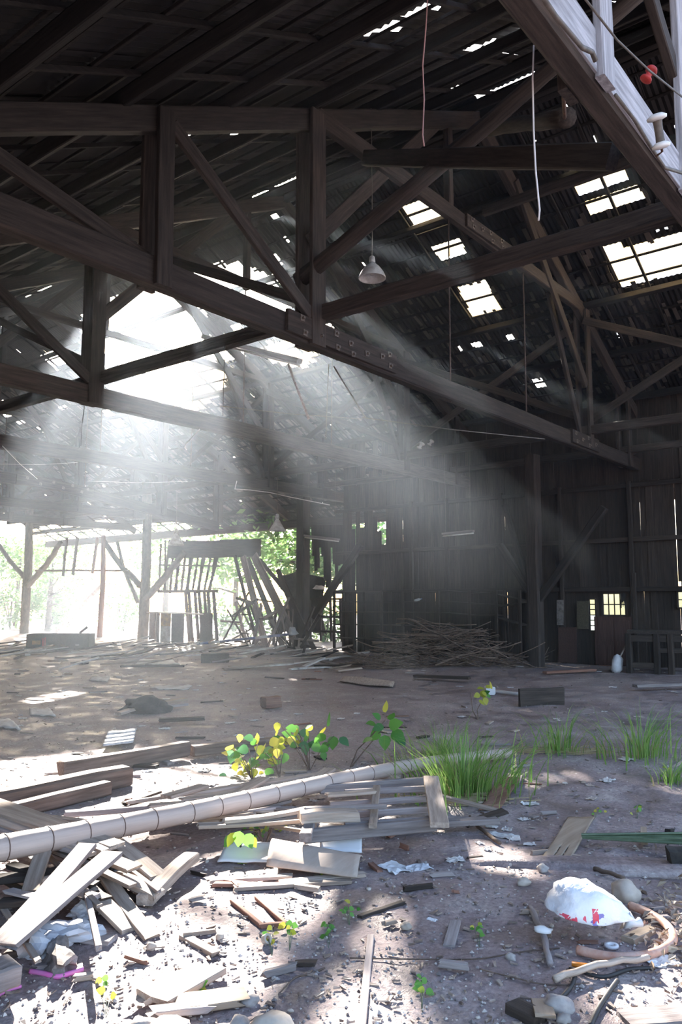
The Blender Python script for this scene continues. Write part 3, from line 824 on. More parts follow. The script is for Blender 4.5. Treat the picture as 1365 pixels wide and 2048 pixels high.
# dark tarpaulin hanging behind the dark column
def tarp():
    V = []; Fc = []; nu, nv = 14, 12
    for i in range(nu+1):
        for j in range(nv+1):
            u = i/nu; v = j/nv
            P = S(560 + 90*u + 14*sin(v*5)*(1-u), 1142 + 120*v + 26*(abs(u-.4)) - 10*v*u, 19.75)
            P.x += .12*sin(u*9 + v*4) + .05*noise.noise(Vector((u*6, v*6, 1)))
            V.append(P)
    for i in range(nu):
        for j in range(nv):
            a = i*(nv+1)+j; Fc.append((a, a+1, a+nv+2, a+nv+1))
    c = Vector((19.75, 16.2, .8))
    o = mesh('tarpaulin', [v-c for v in V], Fc, 'char', None, Matrix.Translation(c), smooth=True)
    m = o.modifiers.new('thick', 'SOLIDIFY'); m.thickness = .012
    tag(o, 'dark tarpaulin hanging in folds behind the dark column', 'tarpaulin')
tarp()
o = mesh('cardboard_scrap', *xf(blob_geo(.26, .03, .12, .5, 2, 4), Matrix.Identity(4)), 'cardboard', None, Matrix.Translation(S(638, 1178, 19.0))); tag(o, 'crumpled pale scrap caught up beside the dark column', 'scrap')
# a barred opening low beside the shelving
def barred():
    a = S(622, 1262, 19.35); b = S(684, 1198, 19.35)
    root = empty('barred_frame', (19.35, (a.y+b.y)/2, a.z), 'low barred frame with daylight behind it between the dark column and the shelving', 'frame')
    for f in (0, .34, .68, 1): beam('bar', (19.35, a.y+(b.y-a.y)*f, a.z-.3), (19.35, a.y+(b.y-a.y)*f + .06, b.z), .07, .07, 'board', root, up=(1, 0, 0), seg=2)
    for f in (0, .45, 1): beam('bar', (19.33, a.y, a.z+(b.z-a.z)*f), (19.33, b.y, a.z+(b.z-a.z)*f), .06, .06, 'board', root, seg=2)
barred()
# upper boards from the slats to the plank wall
rootb = empty('wall_back', (19.5, 15.3, 3), 'ragged upper boarding with daylight slits beside the plank wall', None, None, 'structure')
for i in range(16):
    x = 628 + i*4.6; yb = rw.uniform(1110, 1190); 
    if i % 5 == 3: yb = 1095
    beam('plank', S(x, yb, 19.5), S(x - 2, 1050, 19.5), .12, .022, 'board', rootb, up=(1, 0, 0), seg=2)

# ------------------------------------------------------------------ counter, crates, blue pipe at the open side
def box_panel(root, name, A, B, C2, mat, th=.025):   # thin slab spanned by edge A-B and height/depth vector C2
    A = Vector(A); B = Vector(B); C2 = Vector(C2)
    n = (B-A).cross(C2).normalized()*th
    V = [A, B, B+C2, A+C2, A+n, B+n, B+C2+n, A+C2+n]; c = sum(V, Vector())/8
    return mesh(name, [v-c for v in V], [(3, 2, 1, 0), (4, 5, 6, 7), (0, 1, 5, 4), (1, 2, 6, 5), (2, 3, 7, 6), (3, 0, 4, 7)], mat, root, Matrix.Translation(c))
def counter():
    a = on_g(298, 1284); b = on_g(368, 1284)
    d = (b-a); d.z = 0; n = Vector((-d.y, d.x, 0)).normalized()
    if n.dot(a-CAM) < 0: n = -n
    h = 1.05; z0 = min(a.z, b.z) - .02
    a.z = b.z = z0
    root = empty('old_counter', (a+b)/2, 'old counter with a pale warped top and a yellow and grey front', 'counter')
    U = Vector((0, 0, 1))
    box_panel(root, 'counter_top', a + U*h - d*.06 - n*.1, b + U*(h-.06) + d*.55 - n*.1, n*.75, 'paper', .04)
    P = lambda u: a + d*u
    for (u0, u1, mat, z1, z2) in ((0, .16, 'red_wood', 0, h), (.22, .30, 'lath_grey', 0, h), (.33, .62, 'yellow_paint', h*.55, h), (.33, .62, 'zinc', 0, h*.55), (.64, 1.0, 'board', 0, h)):
        box_panel(root, 'front_panel', P(u0) + U*z1, P(u1) + U*z1, U*(z2-z1), mat)
    for u in (1.45,): box_panel(root, 'side_panel', P(u), P(u) + d*.35, U*h, 'board')
    for u in (0, 1.0, 1.75): beam('leg', P(u) + n*.5, P(u) + n*.5 + U*h, .06, .06, 'board', root, up=(1, 0, 0))
counter()
def crate(p0, p1, depth, h, label, mat, name='open_crate', mark=False):
    a = on_g(*p0); b = on_g(*p1); z = min(a.z, b.z) - .01; a.z = b.z = z
    d = b-a; n = Vector((-d.y, d.x, 0)).normalized()
    if n.dot(a-CAM) < 0: n = -n
    U = Vector((0, 0, 1)); D = n*depth
    root = empty(name, (a+b)/2 + D/2, label, 'crate')
    f = box_panel(root, 'front_panel', a, b, U*h, mat); box_panel(root, 'back_panel', a+D, b+D, U*h, mat)
    box_panel(root, 'side_panel', a, a+D, U*h, mat); box_panel(root, 'side_panel', b, b+D, U*h, mat)
    box_panel(root, 'base_panel', a + U*.02, b + U*.02, D, mat)
    if mark:
        box_panel(root, 'divider', a + d*.34, a + d*.34 + D, U*h*.95, mat)
        q = a - n*.045
        for (u0, u1, v0, v1, m2) in ((.30, .32, .1, .8, 'red_paint'), (.26, .29, .15, .75, 'red_paint'), (.10, .24, .38, .62, 'yellow_paint'), (.80, .86, .32, .37, 'paper')):
            box_panel(root, 'painted_mark', q + d*u0 + U*h*v0, q + d*u1 + U*h*v0, U*h*(v1-v0), m2, .006)
        beam('torn_board', b + D - d*.25 + U*(h), b + D - d*.12 + U*(h+.2), .03, .08, mat, root)
    return root
crate((52, 1301), (176, 1299), .75, .52, 'long open crate with faded red and yellow paint on its dark front', 'board', mark=True)
crate((402, 1326), (456, 1325), .45, .22, 'small dark open box on the rubble in front of the tangle', 'board')
def blue_pipe():
    A = S(395, 1288, 17.4); Bq = S(586, 1268, 18.3)
    root = empty('taped_pole', A, 'long pole wrapped in blue and white plastic lying across the rubble', 'pole')
    n = 8
    for i in range(n):
        a = A.lerp(Bq, i/n); b = A.lerp(Bq, (i+1)/n)
        tube('wrap', [a, (a+b)/2 + Vector((0, 0, .008)), b], .04, ('blue_plastic', 'white_plastic', 'blue_plastic', 'blue_plastic')[i % 4], root, 8)
    mesh('plastic_knot', *blob_geo(.16, .12, .2, .6, 2, 8), 'pale_cloth', root, Matrix.Translation(Bq), smooth=True)
    mesh('plastic_knot', *blob_geo(.12, .1, .08, .6, 2, 9), 'pale_cloth', root, Matrix.Translation(A), smooth=True)
blue_pipe()
# workbench in the dark at the right
def bench():
    a = on_g(1258, 1346); b = on_g(1400, 1350); z = 0
    d = b-a; d.z = 0; n = Vector((-d.y, d.x, 0)).normalized()
    if n.dot(a-CAM) < 0: n = -n
    U = Vector((0, 0, 1)); a.z = b.z = min(a.z, b.z) - .01
    root = empty('workbench', (a+b)/2, 'dark heavy workbench against the wall below the window', 'bench')
    h = .85
    box_panel(root, 'bench_top', a + U*h - n*.05, b + U*h - n*.05, n*.7, 'board', .07)
    for u in (0.02, .42, .62, .98):
        beam('leg', a + d*u, a + d*u + U*h, .12, .12, 'board', root, up=(1, 0, 0))
        beam('leg', a + d*u + n*.55, a + d*u + n*.55 + U*h, .12, .12, 'board', root, up=(1, 0, 0))
    beam('stretcher', a + U*.18, a + d*.45 + U*.18, .06, .12, 'board', root); beam('apron', a + U*(h-.1), b + U*(h-.1), .04, .14, 'board', root)
    beam('stretcher', a + d*.42 + U*.5, b + U*.5, .06, .1, 'board', root)
bench()
A = on_g(1226, 1346); o = tube('white_stick', [A + Vector((0, 0, .02)), on_d(1251, 1294, 17.9)], .018, 'cord_white', None, 6); tag(o, 'thin white stick leaning against the workbench', 'stick')
o = mesh('white_jug', *blob_geo(.2, .12, .22, .35, 2, 3, flat=.18), 'pale_cloth', None, Matrix.Translation(on_g(1236, 1345) + Vector((0, 0, .17))), smooth=True); tag(o, 'pale rounded jug standing beside the workbench', 'jug')
# coloured rags and panels on the wall left of the door
for i, (x0, y0, x1, y1, mat, lb) in enumerate(((1115, 1200, 1128, 1250, 'mould', 'greenish grey cloth strip hanging on the wall beside the forked column'), (1155, 1202, 1178, 1258, 'plywood_dark', 'dull brown panel fixed beside the narrow window'), (1118, 1255, 1155, 1325, 'red_dark', 'dark red sheet leaning against the wall by the column'))):
    if mat == 'plywood_dark': wood('plywood_dark', (.06, .05, .03), (.14, .12, .08), 1, 1)
    a = on_s(x0, y1, WS-.15); b = on_s(x1, y1, WS-.15); c = on_s(x0, y0, WS-.15)
    o = box_panel(None, ('cloth_strip', 'wall_panel', 'leaning_sheet')[i], a, b, c-a, mat, .02); tag(o, lb, ('cloth', 'panel', 'sheet')[i])

# ------------------------------------------------------------------ brush heap
def brush():
    c = on_g(862, 1338)
    out = []
    rb = random.Random(5)
    cx, cy_ = c.x + .5, c.y
    right = Vector((sin(radians(38.6)), -cos(radians(38.6)), 0)); fwd = Vector((cos(radians(38.6)), sin(radians(38.6)), 0))
    for i in range(300):
        u = max(-2.2, min(2.2, rb.gauss(0, 1)*1.05)); w = rb.gauss(.3, .3)
        P = Vector((cx, cy_, 0)) + right*u + fwd*w; P.z = 0
        hmax = 1.0*math.exp(-(u/1.3)**2)
        z = gz(P.x, P.y) + rb.random()*hmax; P.z = z
        a = rb.gauss(0, .5) + (pi if rb.random() < .5 else 0); L = rb.uniform(.5, 1.8)
        d = right*cos(a) + fwd*sin(a)*.6 + Vector((0, 0, rb.gauss(.0, .22)))
        pts = []; n = 5
        for k in range(n+1):
            q = P + d*L*(k/n - .5) + Vector((rb.gauss(0, .02), rb.gauss(0, .02), rb.gauss(0, .025)))
            q.z = max(q.z, gz(q.x, q.y) + .012)
            pts.append(q)
        r = rb.uniform(.007, .014) if i > 40 else rb.uniform(.015, .028)
        o = tube('dry_twig', pts, r, 'twig', None, 4 if i > 25 else 6, rad=[r*(1-.6*k/n) for k in range(n+1)])
        tag(o, 'dry twig in the brushwood heap in front of the shelving', 'twig', 'brushwood heap in front of the shelving')
brush()
# three tall stiff twigs sticking out of the heap
for i, (x1, y1) in enumerate(((838, 1240), (846, 1250), (815, 1262))):
    A = on_g(822, 1325); A.z += .35
    o = tube('upright_twig', [A, A.lerp(on_d(x1, y1, 19.0), .5) + Vector((0, .03, 0)), on_d(x1, y1, 19.0)], .008, 'twig', None, 5); tag(o, 'stiff twig sticking up from the brushwood heap', 'twig', 'twigs sticking up from the heap')

# ------------------------------------------------------------------ greenery outside
def leaf_cloud(name, parent, c, rad, n, size, mat, rnd, clumps=14, up=.3):
    V = []; Fc = []
    cl = []
    for _ in range(clumps):
        d = Vector((rnd.gauss(0, 1), rnd.gauss(0, 1), rnd.gauss(0, 1))).normalized()*rnd.uniform(.35, 1)**.5
        cl.append(Vector((d.x*rad[0], d.y*rad[1], d.z*rad[2])))
    for _ in range(n):
        q = rnd.choice(cl)
        p = q + Vector((rnd.gauss(0, .3)*rad[0], rnd.gauss(0, .3)*rad[1], rnd.gauss(0, .3)*rad[2]))*.8
        s = size*rnd.uniform(.6, 1.4)
        t = Vector((rnd.gauss(0, 1), rnd.gauss(0, 1), rnd.gauss(-.4, .5))).normalized()
        nn = Vector((rnd.gauss(0, .6), rnd.gauss(0, .6), 1)); b = t.cross(nn).normalized()
        i = len(V)
        V += [p - t*s, p + b*s*.5 - t*s*.1 , p + t*s, p - b*s*.5 - t*s*.1]
        Fc.append((i, i+1, i+2, i+3))
    return mesh(name, V, Fc, mat, parent, Matrix.Translation(c))
rg = random.Random(77)
def bush(px, py, s, rx, h, n, label, mat='leaf_out', size=.13, cat='bush'):
    b = on_s(px, py, s); base = Vector((b.x, b.y, 0))
    root = empty('bush', base, label, cat, 'bushes outside the open side')
    leaf_cloud('foliage', root, base + Vector((0, 0, h*.55)), (rx, rx, h*.5), n, size, mat, rg)
    for i in range(4):
        a = rg.uniform(0, 6.28); tube('stem', [base, base + Vector((cos(a)*rx*.3, sin(a)*rx*.3, h*.6))], .03, 'bark', root, 5)
bush(20, 1255, 24, 1.5, 2.6, 1500, 'dense bush at the picture edge behind the round column')
bush(100, 1250, 25, 1.3, 2.9, 1400, 'tall leafy bush between the round column and the slender pole')
bush(140, 1250, 27, 1.2, 2.2, 900, 'pale bush behind the hanging boards')
bush(248, 1250, 26, 1.0, 2.2, 800, 'bush beside the thick round column')
bush(235, 1255, 33, 1.6, 2.4, 900, 'distant pale bush beyond the leaning white plank')
bush(440, 1250, 25, 1.3, 1.6, 800, 'low bush seen behind the slatted screen')
bush(560, 1260, 26, 1.6, 1.6, 900, 'low bush seen through the leaning planks')
bush(650, 1250, 24, 1.0, 1.5, 600, 'low bush seen through the barred frame')
def tree(px, s, h, crown, n, label, mat='leaf_dark', size=.2, trunk=.16):
    b = on_s(px, 1250, s); base = Vector((b.x, b.y, 0))
    root = empty('tree', base, label, 'tree', 'trees outside the shed')
    tube('trunk', [base, base + Vector((.15, .1, h*.5)), base + Vector((.1, -.15, h*.9))], trunk, 'bark', root, 8, rad=[trunk, trunk*.8, trunk*.4])
    for i in range(6):
        a = rg.uniform(0, 6.28); z = h*rg.uniform(.3, .7); L = crown[0]*rg.uniform(.7, 1.1)
        st = base + Vector((0, 0, z))
        tube('branch', [st, st + Vector((cos(a)*L*.5, sin(a)*L*.5, L*.12)), st + Vector((cos(a)*L, sin(a)*L, L*.1 + rg.uniform(-.4, .5)))], .06, 'bark', root, 6, rad=[.075, .05, .02])
    leaf_cloud('crown', root, base + Vector((0, 0, h*.72)), crown, n, size, mat, rg, 26)
tree(600, 25, 5.6, (2.6, 2.6, 1.9), 3600, 'broad leafy tree outside the broken wall', 'leaf_out', .16)
tree(690, 28, 6.0, (2.4, 2.4, 2.0), 2200, 'leafy tree half hidden behind the plank wall')
tree(470, 31, 5.5, (2.2, 2.2, 1.5), 1800, 'tree standing behind the slatted screen', 'leaf_out')
tree(30, 27, 5.5, (2.4, 2.4, 1.5), 2000, 'tree over the bush at the picture edge', 'leaf_out', .16)
tree(95, 23.5, 4.0, (.9, .9, .5), 300, 'slanting bare trunk beside the tall leafy bush', 'leaf_out', .14)
tree(120, 48, 8, (4, 4, 2.4), 1500, 'distant pale tree between the round columns', 'leaf_out', .3, .3)
tree(330, 52, 8, (5, 5, 3), 1500, 'distant tree behind the counter', 'leaf_out', .3, .3)
# ------------------------------------------------------------------ things lying in the foreground
rd = random.Random(99)
def Z(px, py, z): return on_axis(px, py, 2, z)
RIGHT = Vector((sin(radians(38.6)), -cos(radians(38.6)), 0)); FWD = Vector((cos(radians(38.6)), sin(radians(38.6)), 0)); UP = Vector((0, 0, 1))
def plank(p0, p1, z0, z1, w, th, mat, label, group=None, name='plank', cat='plank', roll=0.0, seg=4, ends=.012, bow=0.0):
    A = Z(p0[0], p0[1], z0); B = Z(p1[0], p1[1], z1)
    for P in (A, B): P.z = max(P.z, gz(P.x, P.y) + th*.5 - .006)
    o = beam(name, A, B, w, th, mat, roll=roll, seg=seg, ends=ends, bow=bow, jit=min(w, th)*.035)
    return tag(o, label, cat, group)
# bamboo pole
def bamboo():
    A = on_d(-40, 1704, 3.95); B = on_g(1020, 1516); B.z += .045
    root = empty('bamboo_pole', (A+B)/2, 'long jointed bamboo pole lying across the plank heap and the lattice frame', 'pole')
    L = (B-A).length; n = 60; pts = []; rad = []
    M, _ = frame(A, B); Mi = M.inverted()
    nodes = []
    x = .12
    while x < L: nodes.append(x); x += .2 + .09*rd.random()
    ts = sorted([L*i/n for i in range(n+1)] + [q-.012 for q in nodes] + [q for q in nodes] + [q+.012 for q in nodes])
    for q in ts:
        f = q/L; r = .066*(1-f) + .046*f
        if any(abs(q-k) < .001 for k in nodes): r *= 1.07
        c = A.lerp(B, f); c.z += .035*sin(pi*f)*(1 if f < .7 else 1) - .02*sin(2*pi*f)
        pts.append(Mi @ c); rad.append(r)
    V, Fc = tube_geo(pts, .05, 16, rad)
    mesh('culm', V, Fc, 'bamboo', root, M, smooth=True)
    for q in nodes:
        f = q/L; c = A.lerp(B, f); c.z += .035*sin(pi*f) - .02*sin(2*pi*f); r = (.066*(1-f) + .046*f)*1.075
        d = (B-A).normalized()
        V, Fc = tube_geo([Mi.to_3x3() @ (-d*.003), Mi.to_3x3() @ (d*.003)], r, 16)
        mesh('node_ring', V, Fc, 'bamboo_node', root, Matrix.Translation(c) @ M.to_3x3().to_4x4(), smooth=True)
wood('bamboo', (.40, .30, .26), (.64, .52, .46), 1, 1, .5, (.5, 9, 9), .15)
plain('bamboo_node', (.16, .10, .08), .7, scale=20, var=.3)
bamboo()
# heavy timbers
plank((124, 1540), (372, 1497), .07, .07, .13, .14, 'floor_timber', 'squared timber with a rotten end lying beyond the plank heap, beside the zinc scrap', name='timber_beam', cat='timber', ends=.02)
plank((-60, 1614), (252, 1550), .08, .08, .16, .16, 'floor_timber', 'longest squared timber entering at the picture edge beside the plank heap', name='timber_beam', cat='timber')
plank((-20, 1632), (216, 1575), .06, .06, .11, .10, 'floor_timber', 'thinner grooved timber lying alongside the longest squared timber', name='timber_beam', cat='timber')
plank((384, 1502), (575, 1482), .05, .05, .12, .10, 'floor_timber', 'brown timber lying behind the yellow-leaved plant', name='timber_beam', cat='timber')
plank((527, 1405), (558, 1403), .08, .08, .2, .15, 'red_wood', 'small square wooden block alone on the dirt', name='wooden_block', cat='block', seg=2)
# slatted rack under the bamboo
def slat_panel():
    z = .15
    root = empty('slatted_rack', Z(500, 1580, 0), 'pale slatted rack lying flat under the bamboo pole', 'rack')
    for i, (a, b) in enumerate((((355, 1590), (640, 1548)), ((372, 1598), (650, 1556)), ((385, 1606), (655, 1566)), ((362, 1600), (560, 1578)), ((455, 1612), (660, 1577)), ((300, 1612), (545, 1592)))):
        beam('slat', Z(*a, z + .004*i), Z(*b, z), .075, .018, 'lath', root, seg=4, ends=.02)
    for a, b in (((660, 1538), (596, 1584)), ((528, 1556), (458, 1598)), ((408, 1572), (332, 1594))):
        beam('cross_batten', Z(*a, z + .03), Z(*b, z + .03), .10, .022, 'lath', root, seg=3)
    return root
slat_panel()
# lattice frame
def lattice():
    z = .17
    root = empty('lattice_frame', Z(760, 1610, 0), 'wooden lattice frame with cross bars lying at the end of the bamboo pole', 'frame')
    beam('near_rail', Z(608, 1672, z - .02), Z(872, 1648, z), .05, .075, 'lath_grey', root, seg=4)
    beam('far_rail', Z(640, 1578, z), Z(858, 1562, z), .05, .06, 'lath_grey', root, seg=4)
    beam('end_rail', Z(862, 1556, z + .05), Z(880, 1650, z + .05), .11, .03, 'lath', root, seg=3)
    beam('end_rail', Z(622, 1642, z), Z(612, 1676, z), .07, .05, 'lath_grey', root, seg=2)
    for a, b in (((690, 1585), (864, 1577)), ((660, 1610), (864, 1596)), ((650, 1632), (868, 1618)), ((690, 1652), (872, 1638))):
        beam('bar', Z(*a, z), Z(*b, z), .035, .04, 'lath_grey', root, seg=4)
    beam('cross_bar', Z(754, 1574, z + .03), Z(746, 1652, z + .03), .05, .03, 'lath', root, seg=3)
lattice()
HG = 'planks in the heap under the bamboo pole'
heap = [  # p0, p1, z0, z1, width, thick, mat
 ((640, 1655), (995, 1640), .05, .05, .12, .05, 'lath_grey', 'long low plank under the lattice frame'),
 ((760, 1568), (1010, 1625), .08, .05, .06, .03, 'lath', 'pale strip slanting out beyond the lattice frame to the red board'),
 ((930, 1650), (1010, 1622), .03, .08, .1, .03, 'board', 'dark split plank propped at the corner of the lattice frame'),
 ((600, 1632), (715, 1628), .22, .22, .19, .09, 'lath', 'thick sawn block-like plank lying on the lattice frame'),
 ((610, 1618), (770, 1612), .25, .25, .06, .03, 'lath_grey', 'grey stick lying on the lattice frame'),
 ((655, 1590), (748, 1583), .24, .24, .09, .025, 'lath', 'short pale board lying on the lattice frame beside the bamboo pole'),
 ((395, 1652), (600, 1640), .16, .16, .09, .03, 'lath', 'pointed pale board below the middle of the bamboo pole'),
 ((450, 1642), (615, 1618), .18, .2, .08, .03, 'lath', 'second pale board below the bamboo pole, beside the pointed one'),
 ((130, 1628), (390, 1604), .12, .13, .09, .05, 'lath_grey', 'long grey plank between the slatted rack and the heap'),
 ((230, 1638), (440, 1640), .16, .15, .1, .03, 'lath', 'whitish plank behind the bamboo pole in the heap'),
 ((260, 1610), (420, 1600), .08, .08, .08, .03, 'board', 'dark plank beneath the slatted rack'),
 ((300, 1630), (560, 1610), .07, .07, .1, .03, 'board', 'dark plank half hidden between bamboo pole and slatted rack'),
 ((660, 1545), (800, 1556), .12, .12, .10, .05, 'lath', 'pale plank behind the slatted rack pointing to the grass clump'),
 ((-30, 1598), (235, 1692), .46, .34, .13, .03, 'lath', 'topmost pale board of the heap above the bamboo pole'),
 ((-30, 1616), (215, 1700), .45, .33, .12, .03, 'lath', 'second board from the top of the heap above the bamboo pole'),
 ((-30, 1634), (190, 1706), .43, .32, .11, .03, 'lath', 'third board from the top of the heap above the bamboo pole'),
 ((-30, 1650), (160, 1702), .40, .32, .09, .03, 'lath_grey', 'fourth board from the top of the heap above the bamboo pole'),
 ((80, 1634), (250, 1660), .30, .30, .07, .03, 'lath', 'crosswise lath at the back of the heap'),
 ((130, 1676), (268, 1738), .33, .25, .12, .03, 'lath', 'pale board running out from under the bamboo pole'),
 ((200, 1668), (318, 1758), .26, .12, .13, .06, 'lath', 'thick pale timber running down from the bamboo pole'),
 ((110, 1700), (265, 1772), .28, .2, .06, .025, 'lath', 'narrow lath under the crossed grey boards'),
 ((225, 1752), (316, 1790), .16, .1, .12, .04, 'lath', 'short broad board end at the right of the heap'),
 ((292, 1800), (384, 1712), .05, .08, .11, .07, 'lath', 'short thick split plank leaning up at the right of the heap'),
 ((150, 1756), (262, 1862), .2, .03, .11, .03, 'lath', 'broad pale board end sloping down to the dirt'),
 ((210, 1750), (304, 1876), .19, .03, .09, .03, 'lath', 'second pale board sloping down to the dirt beside the broad one'),
 ((-10, 1895), (175, 1690), .14, .42, .12, .03, 'lath_grey', 'grey weathered board crossing steeply over the heap'),
 ((10, 1890), (226, 1706), .17, .40, .14, .03, 'lath_grey', 'widest grey weathered board crossing over the heap'),
 ((88, 1700), (60, 1785), .34, .2, .10, .03, 'lath', 'short upright board end in the middle of the heap'),
 ((0, 1806), (105, 1790), .15, .2, .09, .04, 'board', 'dark plank deep inside the heap'),
 ((-20, 1760), (80, 1750), .22, .22, .12, .04, 'board', 'dark broad plank deep inside the heap at the picture edge'),
 ((20, 1730), (190, 1770), .26, .2, .08, .03, 'board', 'dark plank under the crossed grey boards'),
 ((100, 1740), (210, 1800), .2, .14, .09, .03, 'board', 'dark plank behind the upright board end'),
 ((130, 1862), (225, 1880), .05, .03, .1, .03, 'lath_grey', 'grey plank scrap lying low in front of the heap'),
 ((-40, 1960), (28, 1940), .12, .12, .16, .12, 'lath_grey', 'sawn timber end at the bottom picture edge'),
]
for (a, b, z0, z1, w, th, mat, lb) in heap:
    zz = .62 if a[0] < 260 and a[1] > 1590 else 1.0
    plank(a, b, z0*zz, z1*zz, w*.82, th*.72, mat, lb, HG, bow=rd.uniform(-.01, .012))
LG = 'thin laths strewn through the heap'
for i in range(44):
    x = rd.uniform(-20, 560); y = rd.uniform(1602, 1650) if x > 220 else rd.uniform(1640, 1800)
    a = rd.gauss(-.08, .2) if x > 220 else rd.gauss(.45, .5); Lp = rd.uniform(60, 170)
    z = rd.uniform(.05, .16)
    plank((x, y), (x + cos(a)*Lp, y + sin(a)*Lp), z, z + rd.uniform(-.03, .03), rd.uniform(.025, .06), rd.uniform(.012, .025), rd.choice(('lath', 'lath_grey', 'board')), 'thin lath lying loose among the boards of the heap', LG, name='lath', cat='lath', seg=3)
# rubbish under the heap
def crumple(P, r, mat, label, cat='cloth', name='crumpled_cloth', seed=1, sub=3, rough=.7, group=None):
    o = mesh(name, *blob_geo(r[0], r[1], r[2], rough, sub, seed, flat=r[2]*.6), mat, None, Matrix.Translation(P + UP*r[2]*.5) @ Matrix.Rotation(rd.uniform(0, 6), 4, 'Z'), smooth=(mat == 'char'))
    return tag(o, label, cat, group)
crumple(on_g(72, 1905), (.11, .08, .07), 'pale_cloth', 'crumpled pale grey cloth under the heap beside the pink rope', seed=2)
crumple(on_g(130, 1880), (.13, .09, .05), 'pale_cloth', 'crumpled bluish white plastic sheet at the foot of the heap', 'plastic sheet', 'plastic_sheet', 3)
crumple(on_g(118, 1925), (.14, .06, .05), 'mould', 'rotten brown log end beside the pink rope', 'log', 'rotten_log', 4)
crumple(on_g(165, 1835), (.06, .05, .04), 'pale_cloth', 'small crumpled white scrap in the shade of the heap', 'scrap', 'plastic_scrap', 5)
crumple(on_g(290, 1424), (.30, .2, .13), 'char', 'black burnt lump among sticks on the mid floor', 'lump', 'burnt_lump', 6)
for i, (a, b, mat) in enumerate((((235, 1428), (300, 1408), 'lath'), ((290, 1412), (372, 1398), 'plywood'), ((310, 1416), (372, 1408), 'lath_grey'), ((318, 1440), (410, 1437), 'board'))):
    plank(a, b, .05, .05, .1, .04, mat, ['bent stick on one side of the burnt lump', 'pale board lying behind the burnt lump', 'grey board lying across the burnt lump', 'flat dark plank in front of the burnt lump'][i])
def rope(name, pix, r, mat, label, cat, up=.01, sides=6, group=None, zs=None):
    pts = []
    for i, (x, y) in enumerate(pix):
        P = on_g(x, y, up) if not zs else Z(x, y, zs[i])
        pts.append(P)
    # smooth
    q = []
    for i in range(len(pts)-1):
        p0 = pts[max(i-1, 0)]; p1 = pts[i]; p2 = pts[i+1]; p3 = pts[min(i+2, len(pts)-1)]
        for k in range(6):
            t = k/6
            q.append(.5*((2*p1) + (p2-p0)*t + (2*p0-5*p1+4*p2-p3)*t*t + (3*p1-p0-3*p2+p3)*t**3))
    q.append(pts[-1])
    return tag(tube(name, q, r, mat, None, sides), label, cat, group)
rope('pink_rope', [(60, 1948), (85, 1952), (115, 1958), (140, 1952), (166, 1943)], .011, 'pink_plastic', 'bright pink plastic rope lying in front of the heap', 'rope')
rope('pink_rope', [(-5, 1998), (12, 1988), (30, 1982), (42, 1978)], .007, 'pink_plastic', 'thin pink string at the bottom picture edge', 'rope')
crumple(on_g(243, 1782), (.035, .02, .02), 'pink_plastic', 'small purple plastic scrap between the board ends', 'scrap', 'plastic_scrap', 9)
# sheets
def sheet(pix, zf, mat, label, cat='sheet', name='flat_sheet', th=.008, nu=14, nv=8, warp=.02, cut=None, corr=0.0, zc=None):
    a, b, c, d = [on_g(*p) for p in pix]     # corners in order around
    V = []; Fc = []
    for i in range(nu+1):
        for j in range(nv+1):
            u = i/nu; v = j/nv
            P = a.lerp(b, u).lerp(d.lerp(c, u), v)
            P.z = gz(P.x, P.y) + th + zf(u, v) + warp*.3*noise.noise(Vector((u*3, v*3, len(label) % 7))) + corr*sin(v*2*pi*nv/4)
            V.append(P)
    for i in range(nu):
        for j in range(nv):
            if cut and cut((i+.5)/nu, (j+.5)/nv): continue
            k = i*(nv+1)+j; Fc.append((k, k+nv+1, k+nv+2, k+1))
    cen = sum((Vector(v) for v in V), Vector())/len(V)
    o = mesh(name, [v-cen for v in V], Fc, mat, None, Matrix.Translation(cen), smooth=True)
    m = o.modifiers.new('thickness', 'SOLIDIFY'); m.thickness = th; m.offset = 0
    return tag(o, label, cat)
sheet([(533, 1752), (715, 1770), (727, 1722), (552, 1700)], lambda u, v: .012 + .11*sin(pi*min(1, v*.9+.1))*(.55+.45*(1-u)), 'cardboard', 'warped pale brown plywood sheet with fine cracks in front of the lattice frame', name='plywood_sheet', nu=16, nv=10)
sheet([(435, 1732), (540, 1732), (560, 1708), (455, 1706)], lambda u, v: .015 + .04*v, 'white_plastic', 'smooth white board beside the wilted plant', name='white_board')
sheet([(640, 1722), (724, 1726), (725, 1704), (640, 1700)], lambda u, v: .05 + .1*v, 'white_plastic', 'white board edge showing behind the warped plywood sheet', name='white_board')
def torn(u, v): return v < .33 and (abs(u-.36) < .03 or abs(u-.66) < .03)
sheet([(1080, 1728), (1133, 1736), (1190, 1640), (1137, 1640)], lambda u, v: .004, 'plywood', 'flat brown plywood piece with torn slots lying on the dirt beside the green frond', name='plywood_piece', cut=torn, nu=20, nv=12, th=.012)
sheet([(205, 1504), (266, 1496), (273, 1478), (216, 1484)], lambda u, v: .05 + .06*v, 'zinc', 'small corrugated zinc scrap propped behind the squared timber', name='zinc_scrap', corr=.018, nv=16)
sheet([(680, 1366), (786, 1378), (790, 1368), (690, 1358)], lambda u, v: .03 + .025*sin(pi*u)*v, 'lath', 'pale corrugated sheet fragment lying before the brushwood heap', name='corrugated_scrap', corr=.02, nv=20)
sheet([(958, 1626), (1003, 1620), (1042, 1572), (1000, 1570)], lambda u, v: .01 + .05*v, 'red_wood', 'reddish brown board lying beyond the lattice frame by the grass', name='red_board')
sheet([(1010, 1575), (1040, 1575), (1046, 1560), (1018, 1556)], lambda u, v: .03, 'cardboard', 'pale end of a board behind the reddish one', name='board_end')
